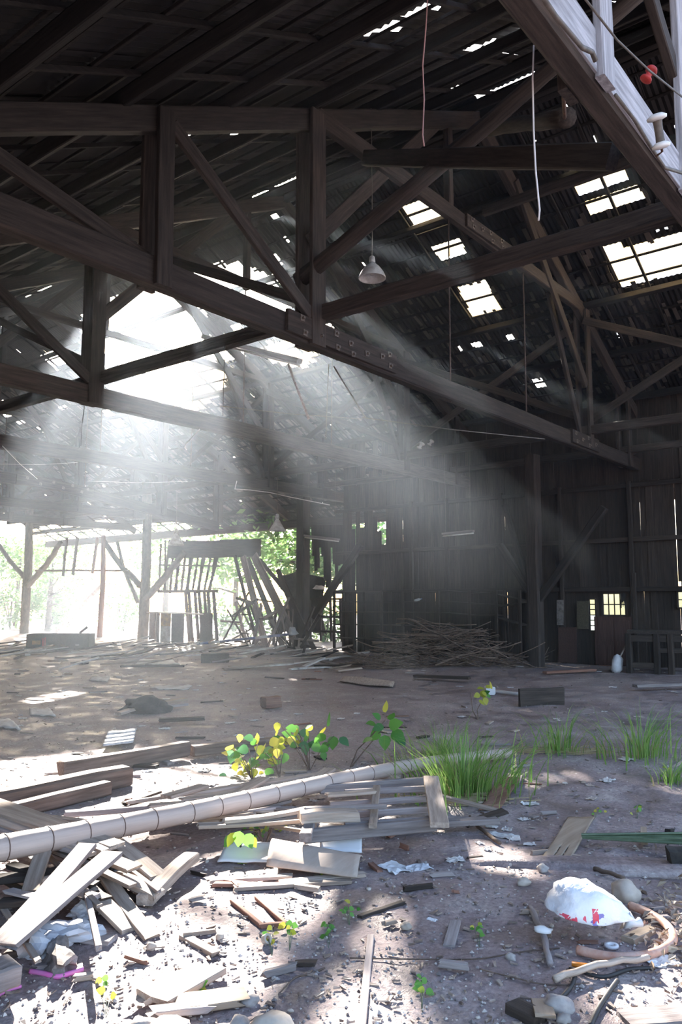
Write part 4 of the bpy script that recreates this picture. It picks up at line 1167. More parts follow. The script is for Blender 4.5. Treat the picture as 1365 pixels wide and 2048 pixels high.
for i, (pix, lb) in enumerate(((((300, 1379), (375, 1381), (385, 1373), (310, 1372)), 'long white paper sheet lying on the mid floor'), (((178, 1362), (215, 1366), (220, 1355), (186, 1354)), 'crumpled white sheet on the mid floor before the crate'), (((60, 1432), (112, 1436), (100, 1420), (58, 1418)), 'white plastic sheet flat on the mid floor'), (((0, 1458), (42, 1462), (20, 1440), (-20, 1440)), 'white plastic sheet at the picture edge beyond the timbers'), (((270, 1330), (360, 1330), (345, 1320), (280, 1320)), 'pale board lying before the rubble at the open side'))):
    sheet(pix, lambda u, v: .01 + .03*noise.noise(Vector((u*5, v*5, i))), 'paper', lb, name='white_sheet', nu=8, nv=6)
# bark strips and splinters
BG = 'broken splinters in front of the white board'
for i, (a, b, w) in enumerate((((420, 1762), (585, 1752), .05), ((428, 1768), (560, 1770), .04), ((470, 1776), (700, 1762), .05), ((425, 1758), (520, 1772), .03), ((560, 1766), (730, 1748), .06))):
    plank(a, b, .02, .02, w, .018, 'red_wood' if i % 2 else 'lath', ['long splintered lath in front of the white board', 'reddish splinter along the white board', 'curved brown strip in front of the plywood sheet', 'short splinter crossing under the splintered lath', 'brown edge strip before the plywood sheet'][i], BG, name='splinter', cat='splinter')
for i, (a, b) in enumerate((((464, 1802), (524, 1852)), ((520, 1852), (573, 1848)), ((514, 1796), (572, 1848)))):
    plank(a, b, .02, .02, .022, .02, 'red_wood', ['reddish stick, slanting side of the three sticks laid as a frame', 'shortest reddish stick closing the frame of three sticks', 'second slanting reddish stick of the three sticks laid as a frame'][i], 'three reddish sticks laid as a frame', name='red_stick', cat='stick')
plank((366, 1872), (432, 1908), .02, .02, .045, .02, 'lath', 'small pale lath lying on the sunlit dirt', seg=3)
for i, (a, b, w, mat, lb) in enumerate((((275, 1998), (408, 1938), .10, 'lath', 'split pale board lying at the bottom of the sunlit dirt'), ((322, 2004), (430, 1942), .08, 'lath', 'second split board lying beside the pale one'), ((350, 2010), (480, 1992), .12, 'plywood', 'broken brown board end below the split boards'), ((310, 2024), (420, 2012), .06, 'lath_grey', 'greyish splintered strip below the split boards'))):
    plank(a, b, .03, .03, w, .025, mat, lb, ends=.04)
plank((742, 1880), (722, 2075), .015, .02, .03, .02, 'lath_grey', 'long straight stick pointing to the bottom picture edge', name='stick', cat='stick')
plank((898, 1896), (912, 1842), .02, .05, .05, .015, 'lath_grey', 'short grey board stuck in the damp dirt', seg=2)
plank((722, 1836), (808, 1806), .015, .02, .03, .02, 'board', 'dark stick lying by the edge of the sunlit patch', name='stick', cat='stick')
o = log('stick', on_g(1062, 1824, .02), on_g(1100, 1938, .02), .016, .013, 'lath_grey', bend=.015, sides=6); tag(o, 'pale stick lying beside the plastic bag', 'stick')
o = log('stick', on_g(1000, 1692, .02), on_g(940, 1640, .02), .014, .01, 'twig', bend=.02, sides=6); tag(o, 'dark stick beside the white scraps', 'stick')
o = log('stick', on_g(1190, 1745, .02), on_g(1250, 1765, .02), .013, .01, 'twig', bend=.01, sides=6); tag(o, 'short dark stick pointing at the round stone', 'stick')
o = log('stick', on_g(1110, 1976, .03), on_g(1300, 1942, .05), .014, .012, 'lath', bend=.03, sides=6); tag(o, 'pale brown stick lying beyond the black cables', 'stick')
plank((1028, 2020), (1085, 2048), .03, .03, .08, .04, 'board', 'dark rotten plank at the bottom picture edge')
plank((1082, 2000), (1092, 2032), .03, .08, .07, .012, 'plywood', 'small upright plywood scrap at the bottom picture edge', seg=2)
plank((1250, 2050), (1370, 2040), .03, .03, .12, .03, 'lath_grey', 'board end at the bottom corner of the picture')
plank((1290, 1688), (1288, 1655), .02, .02, .04, .012, 'plywood', 'small brown lath lying above the green frond', seg=2)
plank((1338, 1712), (1400, 1715), .06, .06, .1, .09, 'char', 'blackened block on the green frond at the picture edge', name='burnt_block', cat='block')
plank((1040, 1396), (1128, 1392), .12, .12, .05, .26, 'board', 'dark board standing on edge on the mid floor beside the white pipe')
o = tube('white_pipe', [on_g(985, 1388, .05), on_g(1060, 1397, .05), on_g(1126, 1398, .05)], .028, 'white_plastic', None, 8); tag(o, 'thin white pipe lying along the dark board', 'pipe')
o = mesh('white_box', *beam_geo(.17, .15, .13, 2, .006), 'white_plastic', None, Matrix.Translation(on_g(980, 1390, .07)) @ Matrix.Rotation(.7, 4, 'Z')); tag(o, 'small white box at the end of the thin pipe', 'box')
plank((1270, 1372), (1400, 1368), .05, .05, .16, .05, 'lath_grey', 'long pale plank on the floor before the workbench')
plank((830, 1352), (940, 1356), .06, .06, .2, .05, 'board', 'dark plank before the brushwood heap')
plank((1090, 1345), (1190, 1340), .05, .05, .12, .05, 'red_wood', 'reddish plank at the foot of the forked column')
# green frond
def frond():
    A = on_g(1165, 1690, .05); B = on_g(1420, 1706, .06)
    root = empty('palm_frond', A, 'long dark green frond lying on the dirt beside the plywood piece', 'frond')
    for i in range(5):
        off = FWD*(.016*i-.03) + UP*(.004*i + .01)
        beam('leaflet', A + off*.3, B + off*.9 + UP*.006*i, .035, .008, 'frond', root, seg=6, roll=rd.uniform(-.5, .5), taper=1.6)
frond()
# low dark hump of damp earth behind the bag
def hump():
    c = on_g(1240, 1735); o = mesh('earth_mound', *blob_geo(1.0, .17, .07, .4, 4, 3), 'dirt', None, Matrix.Translation(c + Vector((0, 0, -.03))) @ Matrix.Rotation(radians(-58), 4, 'Z'), smooth=True)
    tag(o, 'low ridge of dark damp earth below the green frond', 'mound')
plain('damp', (.13, .10, .09), .9, scale=9, col2=(.06, .045, .042), bump=.8)
hump()
# plastic bag
def bag():
    c = on_g(1172, 1874)
    V, Fc = blob_geo(1, 1, 1, .0, 4, 3)
    out = []
    for v in V:
        x, y, z = v
        r = 1 + .13*noise.noise(v*1.6 + Vector((2, 0, 0))) + .09*noise.noise(v*4.2) + .04*noise.noise(v*9)
        k = 1.0 if x < 0 else 1 - .52*x**1.4
        wr = 1 + .03*sin(9*math.atan2(z, y) + 4*x)*max(0, x)
        X = x*.165*r*(1.0 if x < 0 else 1.2); Y = y*.135*r*k*wr; Zz = z*.145*r*k*wr
        if Zz < -.095: Zz = -.095 + (Zz + .095)*.15
        out.append((X, Y, Zz + (.03*max(0, -x)) - .012*max(0, x)))
    ang = math.atan2(RIGHT.y, RIGHT.x)
    M = Matrix.Translation(c + UP*.1) @ Matrix.Rotation(ang - .12, 4, 'Z')
    root = empty('plastic_bag', c, 'filled white plastic bag with red and blue print lying on the dirt', 'bag')
    mesh('bag_body', out, Fc, 'bag', root, M, smooth=True)
    # gathered neck and a loose flap
    V2, F2 = tube_geo([(.18, 0, -.02), (.215, 0, -.035), (.24, .01, -.03)], .03, 8, [.04, .014, .022])
    mesh('tied_neck', V2, F2, 'white_plastic', root, M, smooth=True)
    V3, F3 = blob_geo(.04, .025, .025, .6, 2, 7)
    mesh('loose_flap', V3, F3, 'white_plastic', root, M @ Matrix.Translation((-.185, -.06, -.06)), smooth=True)
def bagmat():
    m, t, b = _new('bag')
    c = t.nodes.new('ShaderNodeTexCoord').outputs['Object']
    sx = t.nodes.new('ShaderNodeSeparateXYZ'); t.links.new(c, sx.inputs[0])
    def band(sock, lo, hi):
        a = t.nodes.new('ShaderNodeMath'); a.operation = 'GREATER_THAN'; a.inputs[1].default_value = lo; t.links.new(sock, a.inputs[0])
        d = t.nodes.new('ShaderNodeMath'); d.operation = 'LESS_THAN'; d.inputs[1].default_value = hi; t.links.new(sock, d.inputs[0])
        e = t.nodes.new('ShaderNodeMath'); e.operation = 'MULTIPLY'; t.links.new(a.outputs[0], e.inputs[0]); t.links.new(d.outputs[0], e.inputs[1]); return e.outputs[0]
    def mul(p, q):
        e = t.nodes.new('ShaderNodeMath'); e.operation = 'MULTIPLY'; t.links.new(p, e.inputs[0]); t.links.new(q, e.inputs[1]); return e.outputs[0]
    nz = _noise(t, c, 17, 3, .6); n2 = _noise(t, c, 26, 3, .6)
    front = band(sx.outputs['Y'], -1, -.02)
    # a broken red stripe, a red block with blue beside it
    red1 = mul(mul(band(sx.outputs['X'], -.135, -.015), band(sx.outputs['Z'], .0, .035)), band(nz, .47, 1))
    red2 = mul(mul(band(sx.outputs['X'], .012, .04), band(sx.outputs['Z'], -.06, .06)), band(n2, .50, 1))
    red3 = mul(mul(band(sx.outputs['X'], -.10, -.035), band(sx.outputs['Z'], -.05, -.005)), band(nz, .47, 1))
    blue = mul(mul(band(sx.outputs['X'], -.02, .07), band(sx.outputs['Z'], -.08, .04)), band(nz, .54, 1))
    cur = _ramp(t, _noise(t, c, 6, 3), [(.3, (.74, .74, .80)), (.6, (.90, .89, .91))])
    for msk, col in ((blue, (.25, .22, .55)), (red1, (.80, .10, .16)), (red3, (.75, .12, .2)), (red2, (.80, .07, .12))):
        mm = mul(msk, front)
        mx = t.nodes.new('ShaderNodeMixRGB'); t.links.new(mm, mx.inputs[0]); t.links.new(cur, mx.inputs[1]); mx.inputs[2].default_value = (*col, 1); cur = mx.outputs[0]
    t.links.new(cur, b.inputs['Base Color']); b.inputs['Roughness'].default_value = .35
    b.inputs['Subsurface Weight'].default_value = .15; b.inputs['Subsurface Radius'].default_value = (.03, .03, .03)
    wv = _noise(t, c, 22, 4, .6); _bump(t, b, wv, .35, .02)
bagmat(); bag()
# stones
def stone(px, py, r, mat, label, seed, group=None, name='stone'):
    P = on_g(px, py); o = mesh(name, *blob_geo(r, r*rd.uniform(.7, .95), r*rd.uniform(.55, .75), .3, 3, seed, flat=r*.5), mat, None, Matrix.Translation(P + UP*r*.4) @ Matrix.Rotation(rd.uniform(0, 6), 4, 'Z'), smooth=True)
    return tag(o, label, 'stone', group)
stone(1252, 1800, .085, 'stone_pale', 'large rounded pale stone behind the plastic bag', 1)
stone(545, 2085, .085, 'stone_pale', 'big white stone at the bottom edge of the sunlit dirt', 2)
stone(335, 2085, .08, 'stone_pale', 'whitish stone at the bottom edge below the split boards', 3)
stone(285, 2075, .06, 'stone', 'grey stone at the bottom edge beside the whitish one', 4)
stone(480, 2068, .05, 'stone', 'blue-grey stone at the bottom edge beside the big white stone', 5)
stone(1118, 2022, .055, 'stone', 'grey angular stone beside the small upright plywood scrap', 6)
stone(1128, 2045, .03, 'stone', 'small dark stone below the grey angular stone', 7)
stone(1048, 1770, .035, 'stone_pale', 'small flat pale stone left of the plastic bag on the damp dirt', 8)
stone(302, 1898, .025, 'stone_pale', 'small white stone in the shadow band', 9)
stone(440, 1878, .022, 'stone_pale', 'little white stone at the lower side of the shadow band', 10)
stone(1022, 1920, .025, 'stone', 'small round stone beside the pale stick', 11)
stone(812, 1858, .03, 'stone_pale', 'little pale stone in the damp shade left of the grey board', 12)
stone(500, 2010, .035, 'stone', 'dark stone on the sunlit dirt near the bottom edge', 13)
stone(1086, 1743, .04, 'stone', 'flat stone just below the plywood piece', 14)
GS = 'small stones strewn over the dirt'
for i in range(60):
    px = rd.uniform(200, 1360); py = rd.uniform(1680, 2040)
    stone(px, py, rd.uniform(.006, .014), rd.choice(('stone', 'stone', 'stone_pale')), 'small loose stone lying on the dirt in the foreground', 20+i, GS)
# hose, cables, wires
rope('rubber_hose', [(1262, 1822), (1300, 1838), (1335, 1862), (1348, 1890), (1330, 1910), (1290, 1924), (1240, 1928), (1195, 1922), (1156, 1912)], .019, 'hose', 'pale pinkish hose curving on the dirt beside the plastic bag', 'hose', .025, 10)
rope('black_cable', [(1152, 1952), (1146, 1975), (1128, 1998), (1108, 2016)], .009, 'cable_dark', 'short black cable running down from the orange lighter', 'cable', .012)
rope('black_cable', [(1236, 1968), (1220, 1990), (1198, 2025), (1182, 2060)], .010, 'cable_dark', 'thick black cable leaving at the bottom picture edge', 'cable', .012)
rope('black_cable', [(1140, 1942), (1165, 1950), (1210, 1960), (1260, 1945), (1310, 1942)], .008, 'cable_dark', 'black cable lying level along the pale brown stick', 'cable', .012)
rope('thin_wire', [(700, 1920), (800, 1922), (950, 1922), (1040, 1908), (1120, 1900)], .003, 'twig', 'thin wire stretched over the damp dirt beside the bag', 'wire', .008, 4)
rope('thin_wire', [(960, 1942), (1030, 1960), (1100, 1974), (1180, 1970)], .003, 'twig', 'thin wire near the black cables', 'wire', .008, 4)
rope('thin_wire', [(560, 1990), (590, 1960), (620, 1952), (650, 1940)], .004, 'twig', 'thin bent twig on the sunlit dirt', 'wire', .008, 4)
P = on_g(1164, 1940, .018)
root = empty('cigarette_lighter', P, 'small orange plastic lighter lying beside the black cable', 'lighter')
V, Fc = beam_geo(.075, .026, .016, 3, 0, ch=.35); mesh('lighter_body', V, Fc, 'orange_plastic', root, Matrix.Translation(P) @ Matrix.Rotation(-1.2, 4, 'Z'), smooth=True)
V, Fc = beam_geo(.02, .022, .014, 1, 0); mesh('lighter_cap', V, Fc, 'steel', root, Matrix.Translation(P) @ Matrix.Rotation(-1.2, 4, 'Z') @ Matrix.Translation((.047, 0, 0)))
plank((1256, 1892), (1302, 1862), .02, .04, .06, .03, 'plywood', 'rounded brown wood piece beside the hose', seg=3, ends=.01)
V, Fc = lathe_geo([(.012, -.012), (.022, -.01), (.022, .012), (.012, .012), (.012, -.012)], 14)
o = mesh('pipe_stub', V, Fc, 'stone_pale', None, Matrix.Translation(on_g(533, 1888, .02)) @ Matrix.Rotation(1.1, 4, 'X')); tag(o, 'tiny pipe stub standing on the sunlit dirt', 'pipe')
V, Fc = lathe_geo([(.014, -.005), (.03, -.005), (.03, .005), (.014, .005), (.014, -.005)], 14)
o = mesh('plastic_ring', V, Fc, 'white_plastic', None, Matrix.Translation(on_g(1224, 1897, .012)), smooth=True); tag(o, 'white plastic ring lying in front of the bag', 'ring')
# scraps: paper, plastic and wood
PG = 'white paper and plastic scraps on the floor'
def scrap(px, py, r, mat, label, group, seed, name='paper_scrap', cat='scrap'):
    P = on_g(px, py); V, Fc = [], []
    n = 7
    for i in range(n+1):
        for j in range(n+1):
            u = i/n*2-1; v = j/n*2-1
            k = .75 + .35*noise.noise(Vector((math.atan2(v, u)*1.2, seed, 0)))
            V.append(Vector((u*r*k, v*r*.7*k, .006 + r*.25*abs(noise.noise(Vector((u*2.2, v*2.2, seed)))))))
    for i in range(n):
        for j in range(n):
            a = i*(n+1)+j; Fc.append((a, a+n+1, a+n+2, a+1))
    o = mesh(name, V, Fc, mat, None, Matrix.Translation(P) @ Matrix.Rotation(seed*1.7, 4, 'Z'))
    m = o.modifiers.new('thickness', 'SOLIDIFY'); m.thickness = .003
    return tag(o, label, cat, group)
for i, (px, py, r) in enumerate(((1000, 1672, .10), (1015, 1660, .06), (985, 1655, .05), (1030, 1678, .07), (1060, 1690, .05), (975, 1700, .04), (912, 1722, .07), (960, 1688, .04), (1048, 1640, .05))):
    scrap(px, py, r, 'paper', 'jagged white scrap in the litter beyond the corner of the lattice frame' if px != 912 else 'pointed white scrap standing alone on the damp dirt', 'white scraps beside the lattice frame' if px != 912 else None, i+1)
scrap(1320, 1925, .09, 'white_plastic', 'crumpled white plastic piece by the loop of the hose', None, 31)
scrap(1365, 1750, .07, 'white_plastic', 'white plastic piece at the picture edge below the green frond', None, 32)
scrap(835, 1738, .10, 'pale_cloth', 'flattened bluish white plastic in the shade below the lattice frame', None, 33)
scrap(790, 1738, .12, 'white_plastic', 'long white plastic fragment in the shade below the lattice frame', None, 34)
scrap(1255, 1520, .10, 'paper', 'white paper lying under the grass clump at the picture edge', None, 35)
scrap(865, 1842, .03, 'white_plastic', 'tiny white plastic flower-like scrap on the damp dirt', None, 36)
for i in range(120):
    px = rd.uniform(0, 1365) if i % 2 else rd.uniform(0, 640); py = 1338 + (rd.random()**1.5)*(330 if i % 2 else 140)
    scrap(px, py, rd.uniform(.03, .10), rd.choice(('paper', 'paper', 'pale_cloth', 'cardboard')), 'small pale scrap lying loose on the mid floor', PG, 40+i)
WG = 'wood scraps strewn over the floor'
for i in range(120):
    px = rd.uniform(0, 1365); py = 1330 + (rd.random()**1.4)*640
    L = rd.uniform(.08, .4)*(1 if py < 1560 else .4); a = rd.gauss(0, .6); P = on_g(px, py)
    d = RIGHT*cos(a) + FWD*sin(a); th = rd.uniform(.008, .03)
    A = P - d*L/2; B = P + d*L/2
    for q in (A, B): q.z = gz(q.x, q.y) + th*.5 + rd.uniform(0, .01)
    o = beam('wood_scrap', A, B, rd.uniform(.02, .08)*(1 if py < 1560 else .5), th, rd.choice(('lath', 'lath_grey', 'board', 'red_wood')), seg=2, ends=.015)
    tag(o, 'small wood scrap lying loose on the dirt floor', 'scrap', WG)
# rubble at the open side: broken boards and chips
RG = 'broken boards in the rubble at the open side'
for i in range(150):
    px = rd.uniform(-10, 700); py = (rd.uniform(1283, 1318) if i % 3 else rd.uniform(1285, 1340)) if px < 620 else rd.uniform(1305, 1345)
    L = rd.uniform(.3, 1.5); a = rd.gauss(.1, .6); P = on_g(px, py); d = RIGHT*cos(a) + FWD*sin(a)
    A = P - d*L/2; B = P + d*L/2; th = rd.uniform(.02, .05)
    A.z = gz(A.x, A.y) + th*.5 + rd.uniform(0, .04); B.z = gz(B.x, B.y) + th*.5 + rd.uniform(0, .22)
    o = beam('broken_board', A, B, rd.uniform(.06, .2), th, rd.choice(('lath', 'lath', 'paper', 'lath_grey', 'board')), seg=2, ends=.03)
    tag(o, 'broken board lying in the rubble along the open side', 'board', RG)
# grit and chips nobody could count
def strew(name, label, n, mat, maker, cat):
    parts = []
    for i in range(n):
        px = rd.uniform(-60, 1425); q = rd.random()
        py = 1500 + q*560 if rd.random() < .62 else 1320 + q*q*220 + 0
        P = on_g(px, py)
        parts.append(maker(P, i))
    V, Fc = join(parts)
    o = mesh(name, V, Fc, mat); return tag(o, label, cat, kind='stuff')
def pebble(P, i):
    r = rd.uniform(.003, .009)*(1.6 if rd.random() < .1 else 1)
    V = [(r, 0, 0), (-r*.8, r*.3, 0), (0, r*.9, .2*r), (.1*r, -r, 0), (0, 0, r*.8), (0, 0, -r*.4)]
    M = Matrix.Translation(P + UP*r*.3) @ Matrix.Rotation(rd.uniform(0, 6), 4, 'Z')
    return xf((V, [(0, 2, 4), (2, 1, 4), (1, 3, 4), (3, 0, 4), (2, 0, 5), (1, 2, 5), (3, 1, 5), (0, 3, 5)]), M)
def chip(P, i):
    L = rd.uniform(.004, .015)*(1 + .13*(P-CAM).length); w = L*rd.uniform(.15, .5); h = .004
    V = [(-L, -w, 0), (L, -w*.6, 0), (L*.8, w, 0), (-L*.9, w*.7, 0), (-L, -w, h), (L, -w*.6, h*2), (L*.8, w, h), (-L*.9, w*.7, h*2)]
    M = Matrix.Translation(P + UP*.004) @ Euler((rd.gauss(0, .15), rd.gauss(0, .15), rd.uniform(0, 6.3))).to_matrix().to_4x4()
    return xf((V, [(4, 5, 6, 7), (0, 1, 5, 4), (1, 2, 6, 5), (2, 3, 7, 6), (3, 0, 4, 7)]), M)
leafmat('pebbles', (.12, .10, .10), (.62, .56, .52), .0)
strew('gravel', 'fine grit and pebbles strewn over the dirt floor', 5200, 'pebbles', pebble, 'gravel')
strew('wood_litter', 'countless wood chips and leaf crumbs littering the dirt floor', 1700, 'chips', chip, 'litter')
# dry leaves by the hose
def dryleaves():
    parts = []
    for i in range(150):
        P = on_g(rd.gauss(1335, 30), rd.gauss(1858, 48)); L = rd.uniform(.012, .035); w = L*.45
        V = [(-L, 0, 0), (0, -w, .01), (L, 0, .006), (0, w, .012)]
        M = Matrix.Translation(P + UP*rd.uniform(.004, .03)) @ Euler((rd.gauss(0, .4), rd.gauss(0, .4), rd.uniform(0, 6.3))).to_matrix().to_4x4()
        parts.append(xf((V, [(0, 1, 2, 3)]), M))
    V, Fc = join(parts); o = mesh('leaf_litter', V, Fc, 'litter'); tag(o, 'dry brown leaf litter around the loop of the hose', 'litter', kind='stuff')
dryleaves()

# ------------------------------------------------------------------ plants
def leaf_mesh(mat):
    V = []; Fc = []
    prof = [(0, .0), (.12, .30), (.35, .42), (.6, .34), (.85, .14), (1, 0)]
    for (x, w) in prof: V += [(x, -w, .10*w - .12*x*x), (x, 0, -.12*x*x), (x, w, .10*w - .12*x*x)]
    for i in range(len(prof)-1):
        a = i*3; Fc += [(a, a+3, a+4, a+1), (a+1, a+4, a+5, a+2)]
    me = bpy.data.meshes.new('leaf'); me.from_pydata(V, [], Fc); me.materials.append(MATS[mat])
    me.polygons.foreach_set('use_smooth', [True]*len(me.polygons)); me.update(); return me
def leafmat1(name, a, b2):
    m, t, b = _new(name); oi = t.nodes.new('ShaderNodeObjectInfo')
    c = _ramp(t, oi.outputs['Random'], [(0, a), (1, b2)]); t.links.new(c, b.inputs['Base Color']); b.inputs['Roughness'].default_value = .45
    tr = t.nodes.new('ShaderNodeBsdfTranslucent'); t.links.new(c, tr.inputs['Color']); mx = t.nodes.new('ShaderNodeMixShader'); mx.inputs[0].default_value = .45
    t.links.new(b.outputs[0], mx.inputs[1]); t.links.new(tr.outputs[0], mx.inputs[2]); t.links.new(mx.outputs[0], t.nodes['Material Output'].inputs['Surface'])
leafmat1('pl_green', (.08, .26, .04), (.20, .48, .09)); leafmat1('pl_yellow', (.36, .44, .05), (.70, .62, .09)); leafmat1('pl_blue', (.06, .20, .08), (.13, .33, .12))
LM = {k: leaf_mesh(k) for k in ('pl_green', 'pl_yellow', 'pl_blue')}
def plant(base_px, leaves, label, stems=(), name='leafy_plant', d_off=0.0):
    base = on_g(*base_px); dep = (base - CAM).dot(FWD)
    root = empty(name, base, label, 'plant')
    tips = []
    for (px, py, size, col, aim) in leaves:
        P = on_d(px, py, dep*(1.0 + rd.uniform(-.025, .02))); P.z = max(P.z, gz(P.x, P.y)+.02)
        tips.append(P)
        az = aim if aim is not None else rd.uniform(0, 6.28)
        d = RIGHT*cos(az)*.9 + UP*sin(az)*.8 - FWD*rd.uniform(.1, .5)
        M, _ = frame(P, P + d, up=UP - FWD*.8)
        M = M.to_3x3().to_4x4() @ Matrix.Rotation(rd.uniform(-.5, .5), 4, 'X') @ Matrix.Scale(size, 4); M.translation = P
        inst('leaf', LM[col], root, M)
    for st in stems:
        pts = [on_d(x, y, dep*1.004) for x, y in st]; pts[0] = Vector((base.x, base.y, base.z - .02)) if st[0] == 'b' else pts[0]
        tube('stem', [base - UP*.02] + pts, .006, 'twig', root, 5, rad=[.009] + [.006]*len(pts))
    if not stems:
        for P in tips[::3]:
            tube('stem', [base - UP*.01, base.lerp(P, .5) + UP*(.05 if name != 'weed' else .004), P], .004 if name != 'weed' else .0012, 'twig' if name != 'weed' else 'frond', root, 4)
    return root
rl = random.Random(12)
def spray(cx, cy_, rx, ry, n, size, cols):
    return [(rl.gauss(cx, rx), rl.gauss(cy_, ry), size*rl.uniform(.7, 1.25), rl.choice(cols), None) for _ in range(n)]
plant((505, 1560), spray(495, 1505, 22, 20, 26, .09, ('pl_yellow', 'pl_green', 'pl_blue')) + spray(480, 1525, 12, 12, 8, .08, ('pl_yellow',)), 'low plant with yellowing leaves behind the slatted rack')
plant((560, 1555), spray(548, 1515, 18, 14, 16, .10, ('pl_yellow', 'pl_yellow', 'pl_green')), 'bright yellow-leaved plant beside the slatted rack')
plant((620, 1540), spray(590, 1472, 24, 12, 20, .09, ('pl_green', 'pl_yellow')) + spray(632, 1490, 16, 10, 14, .10, ('pl_green', 'pl_blue')) + [(660, 1450, .16, 'pl_green', 1.7), (652, 1470, .12, 'pl_green', 3.6), (668, 1472, .13, 'pl_green', 4.6), (680, 1475, .12, 'pl_blue', 5.6), (618, 1472, .1, 'pl_yellow', 1.9)], 'taller plant with broad green leaves behind the yellow-leaved plant')
plant((700, 1535), [(772, 1425, .12, 'pl_yellow', 1.6), (762, 1438, .1, 'pl_green', 2.4), (780, 1440, .1, 'pl_green', 1.2), (778, 1452, .15, 'pl_green', .4), (760, 1462, .13, 'pl_green', 3.9), (785, 1462, .16, 'pl_green', -.7), (770, 1470, .14, 'pl_green', 4.7), (795, 1472, .13, 'pl_blue', -.9), (752, 1448, .11, 'pl_green', 2.9), (768, 1452, .12, 'pl_blue', 3.4), (745, 1475, .11, 'pl_green', 3.5)], 'upright plant with broad green leaves on a bare stem above the bamboo pole', stems=[[(715, 1500), (740, 1475), (772, 1440)], [(722, 1510), (760, 1465)]])
plant((958, 1440), spray(966, 1385, 7, 9, 12, .10, ('pl_green', 'pl_yellow')), 'small seedling on tall bare stalks beside the white box', stems=[[(955, 1420), (968, 1395)], [(946, 1420), (942, 1385)]])
plant((478, 1740), [(470, 1665, .09, 'pl_yellow', 4.2), (480, 1662, .09, 'pl_green', 4.6), (492, 1668, .09, 'pl_green', 5.2), (466, 1672, .08, 'pl_green', 4.0), (488, 1725, .07, 'pl_yellow', 4.4), (476, 1728, .07, 'pl_green', 4.9), (500, 1675, .07, 'pl_yellow', 5.4)], 'wilted plant drooping in front of the white board', stems=[[(482, 1710), (481, 1665)]])
plant((530, 1690), spray(528, 1665, 22, 8, 22, .035, ('pl_green', 'pl_yellow')), 'small fine-leaved weed behind the wilted plant')
WLG = 'tiny weeds sprouting in the dirt'
for (x, y) in ((545, 1912), (580, 1905), (400, 2035), (210, 2040), (660, 1900), (845, 2030), (960, 1900), (1190, 1640), (640, 1770), (1045, 1545), (1275, 1640), (1330, 1560), (700, 1850)):
    r_ = plant((x, y), spray(x, y - 8, 6, 5, 7, .03, ('pl_green', 'pl_yellow')), 'tiny weed sprouting from the dirt', name='weed'); r_['group'] = WLG
def grass(base_px, n, h, spread, label, lean=0.0, dry=.15):
    base = on_g(*base_px); root = empty('grass_clump', base, label, 'grass')
    for key, cnt in (('grass_green', int(n*(1-dry))), ('grass_dry', int(n*dry))):
        V = []; Fc = []
        for i in range(cnt):
            a = rd.uniform(0, 6.28); r = abs(rd.gauss(0, spread*.5)); b = Vector((cos(a)*r, sin(a)*r, 0))
            b.z = gz(base.x+b.x, base.y+b.y) - base.z - .01
            hh = h*rd.uniform(.45, 1.1)*(1 if key == 'grass_green' else .7); d = Vector((cos(a), sin(a), 0))*rd.uniform(.1, 1.0)*hh + RIGHT*(lean + rd.gauss(0, .12))*hh
            w = rd.uniform(.004, .009); sd = Vector((-sin(a+.8), cos(a+.8), 0))*w
            k0 = len(V); ns = 4
            for k in range(ns+1):
                f = k/ns; c = b + d*f*f + UP*hh*(f - .28*f*f*f)
                ww = sd*(1 - f*.92); V += [c - ww, c + ww]
            for k in range(ns): Fc.append((k0+2*k, k0+2*k+1, k0+2*k+3, k0+2*k+2))
        if cnt: mesh('blades', V, Fc, key, root, Matrix.Translation(base))['kind'] = 'stuff'
grass((925, 1590), 420, .66, .62, 'largest grass clump growing through the end of the bamboo pole')
grass((890, 1520), 130, .5, .5, 'grass growing behind the end of the bamboo pole')
grass((1118, 1505), 90, .6, .34, 'small grass clump alone on the mid floor')
grass((1285, 1515), 150, .66, .6, 'grass clump near the picture edge above the green frond')
grass((1345, 1565), 70, .32, .2, 'drooping grass at the picture edge below the larger clump', .2)
grass((1040, 1560), 30, .16, .12, 'thin little grass tuft beside the largest clump', 0, 0)
for (x, y, r) in ((1110, 1503, .5), (940, 1600, .3)):
    P = on_g(x, y); parts = []
    for i in range(160):
        a = rd.gauss(0, .4); c = P + RIGHT*rd.gauss(0, r*.5) + FWD*rd.gauss(0, .12); d = RIGHT*cos(a) + FWD*sin(a); L = rd.uniform(.05, .15); c.z = gz(c.x, c.y) + rd.uniform(.005, .03)
        s_ = UP*.002 + FWD*.002; parts.append(([c-d*L-s_, c+d*L-s_, c+d*L+s_, c-d*L+s_], [(0, 1, 2, 3)]))
    V, Fc = join(parts); o = mesh('dry_straw', V, Fc, 'grass_dry'); tag(o, 'dry straw at the foot of the small grass clump' if x == 1110 else 'dry straw at the foot of the largest grass clump', 'straw', kind='stuff')

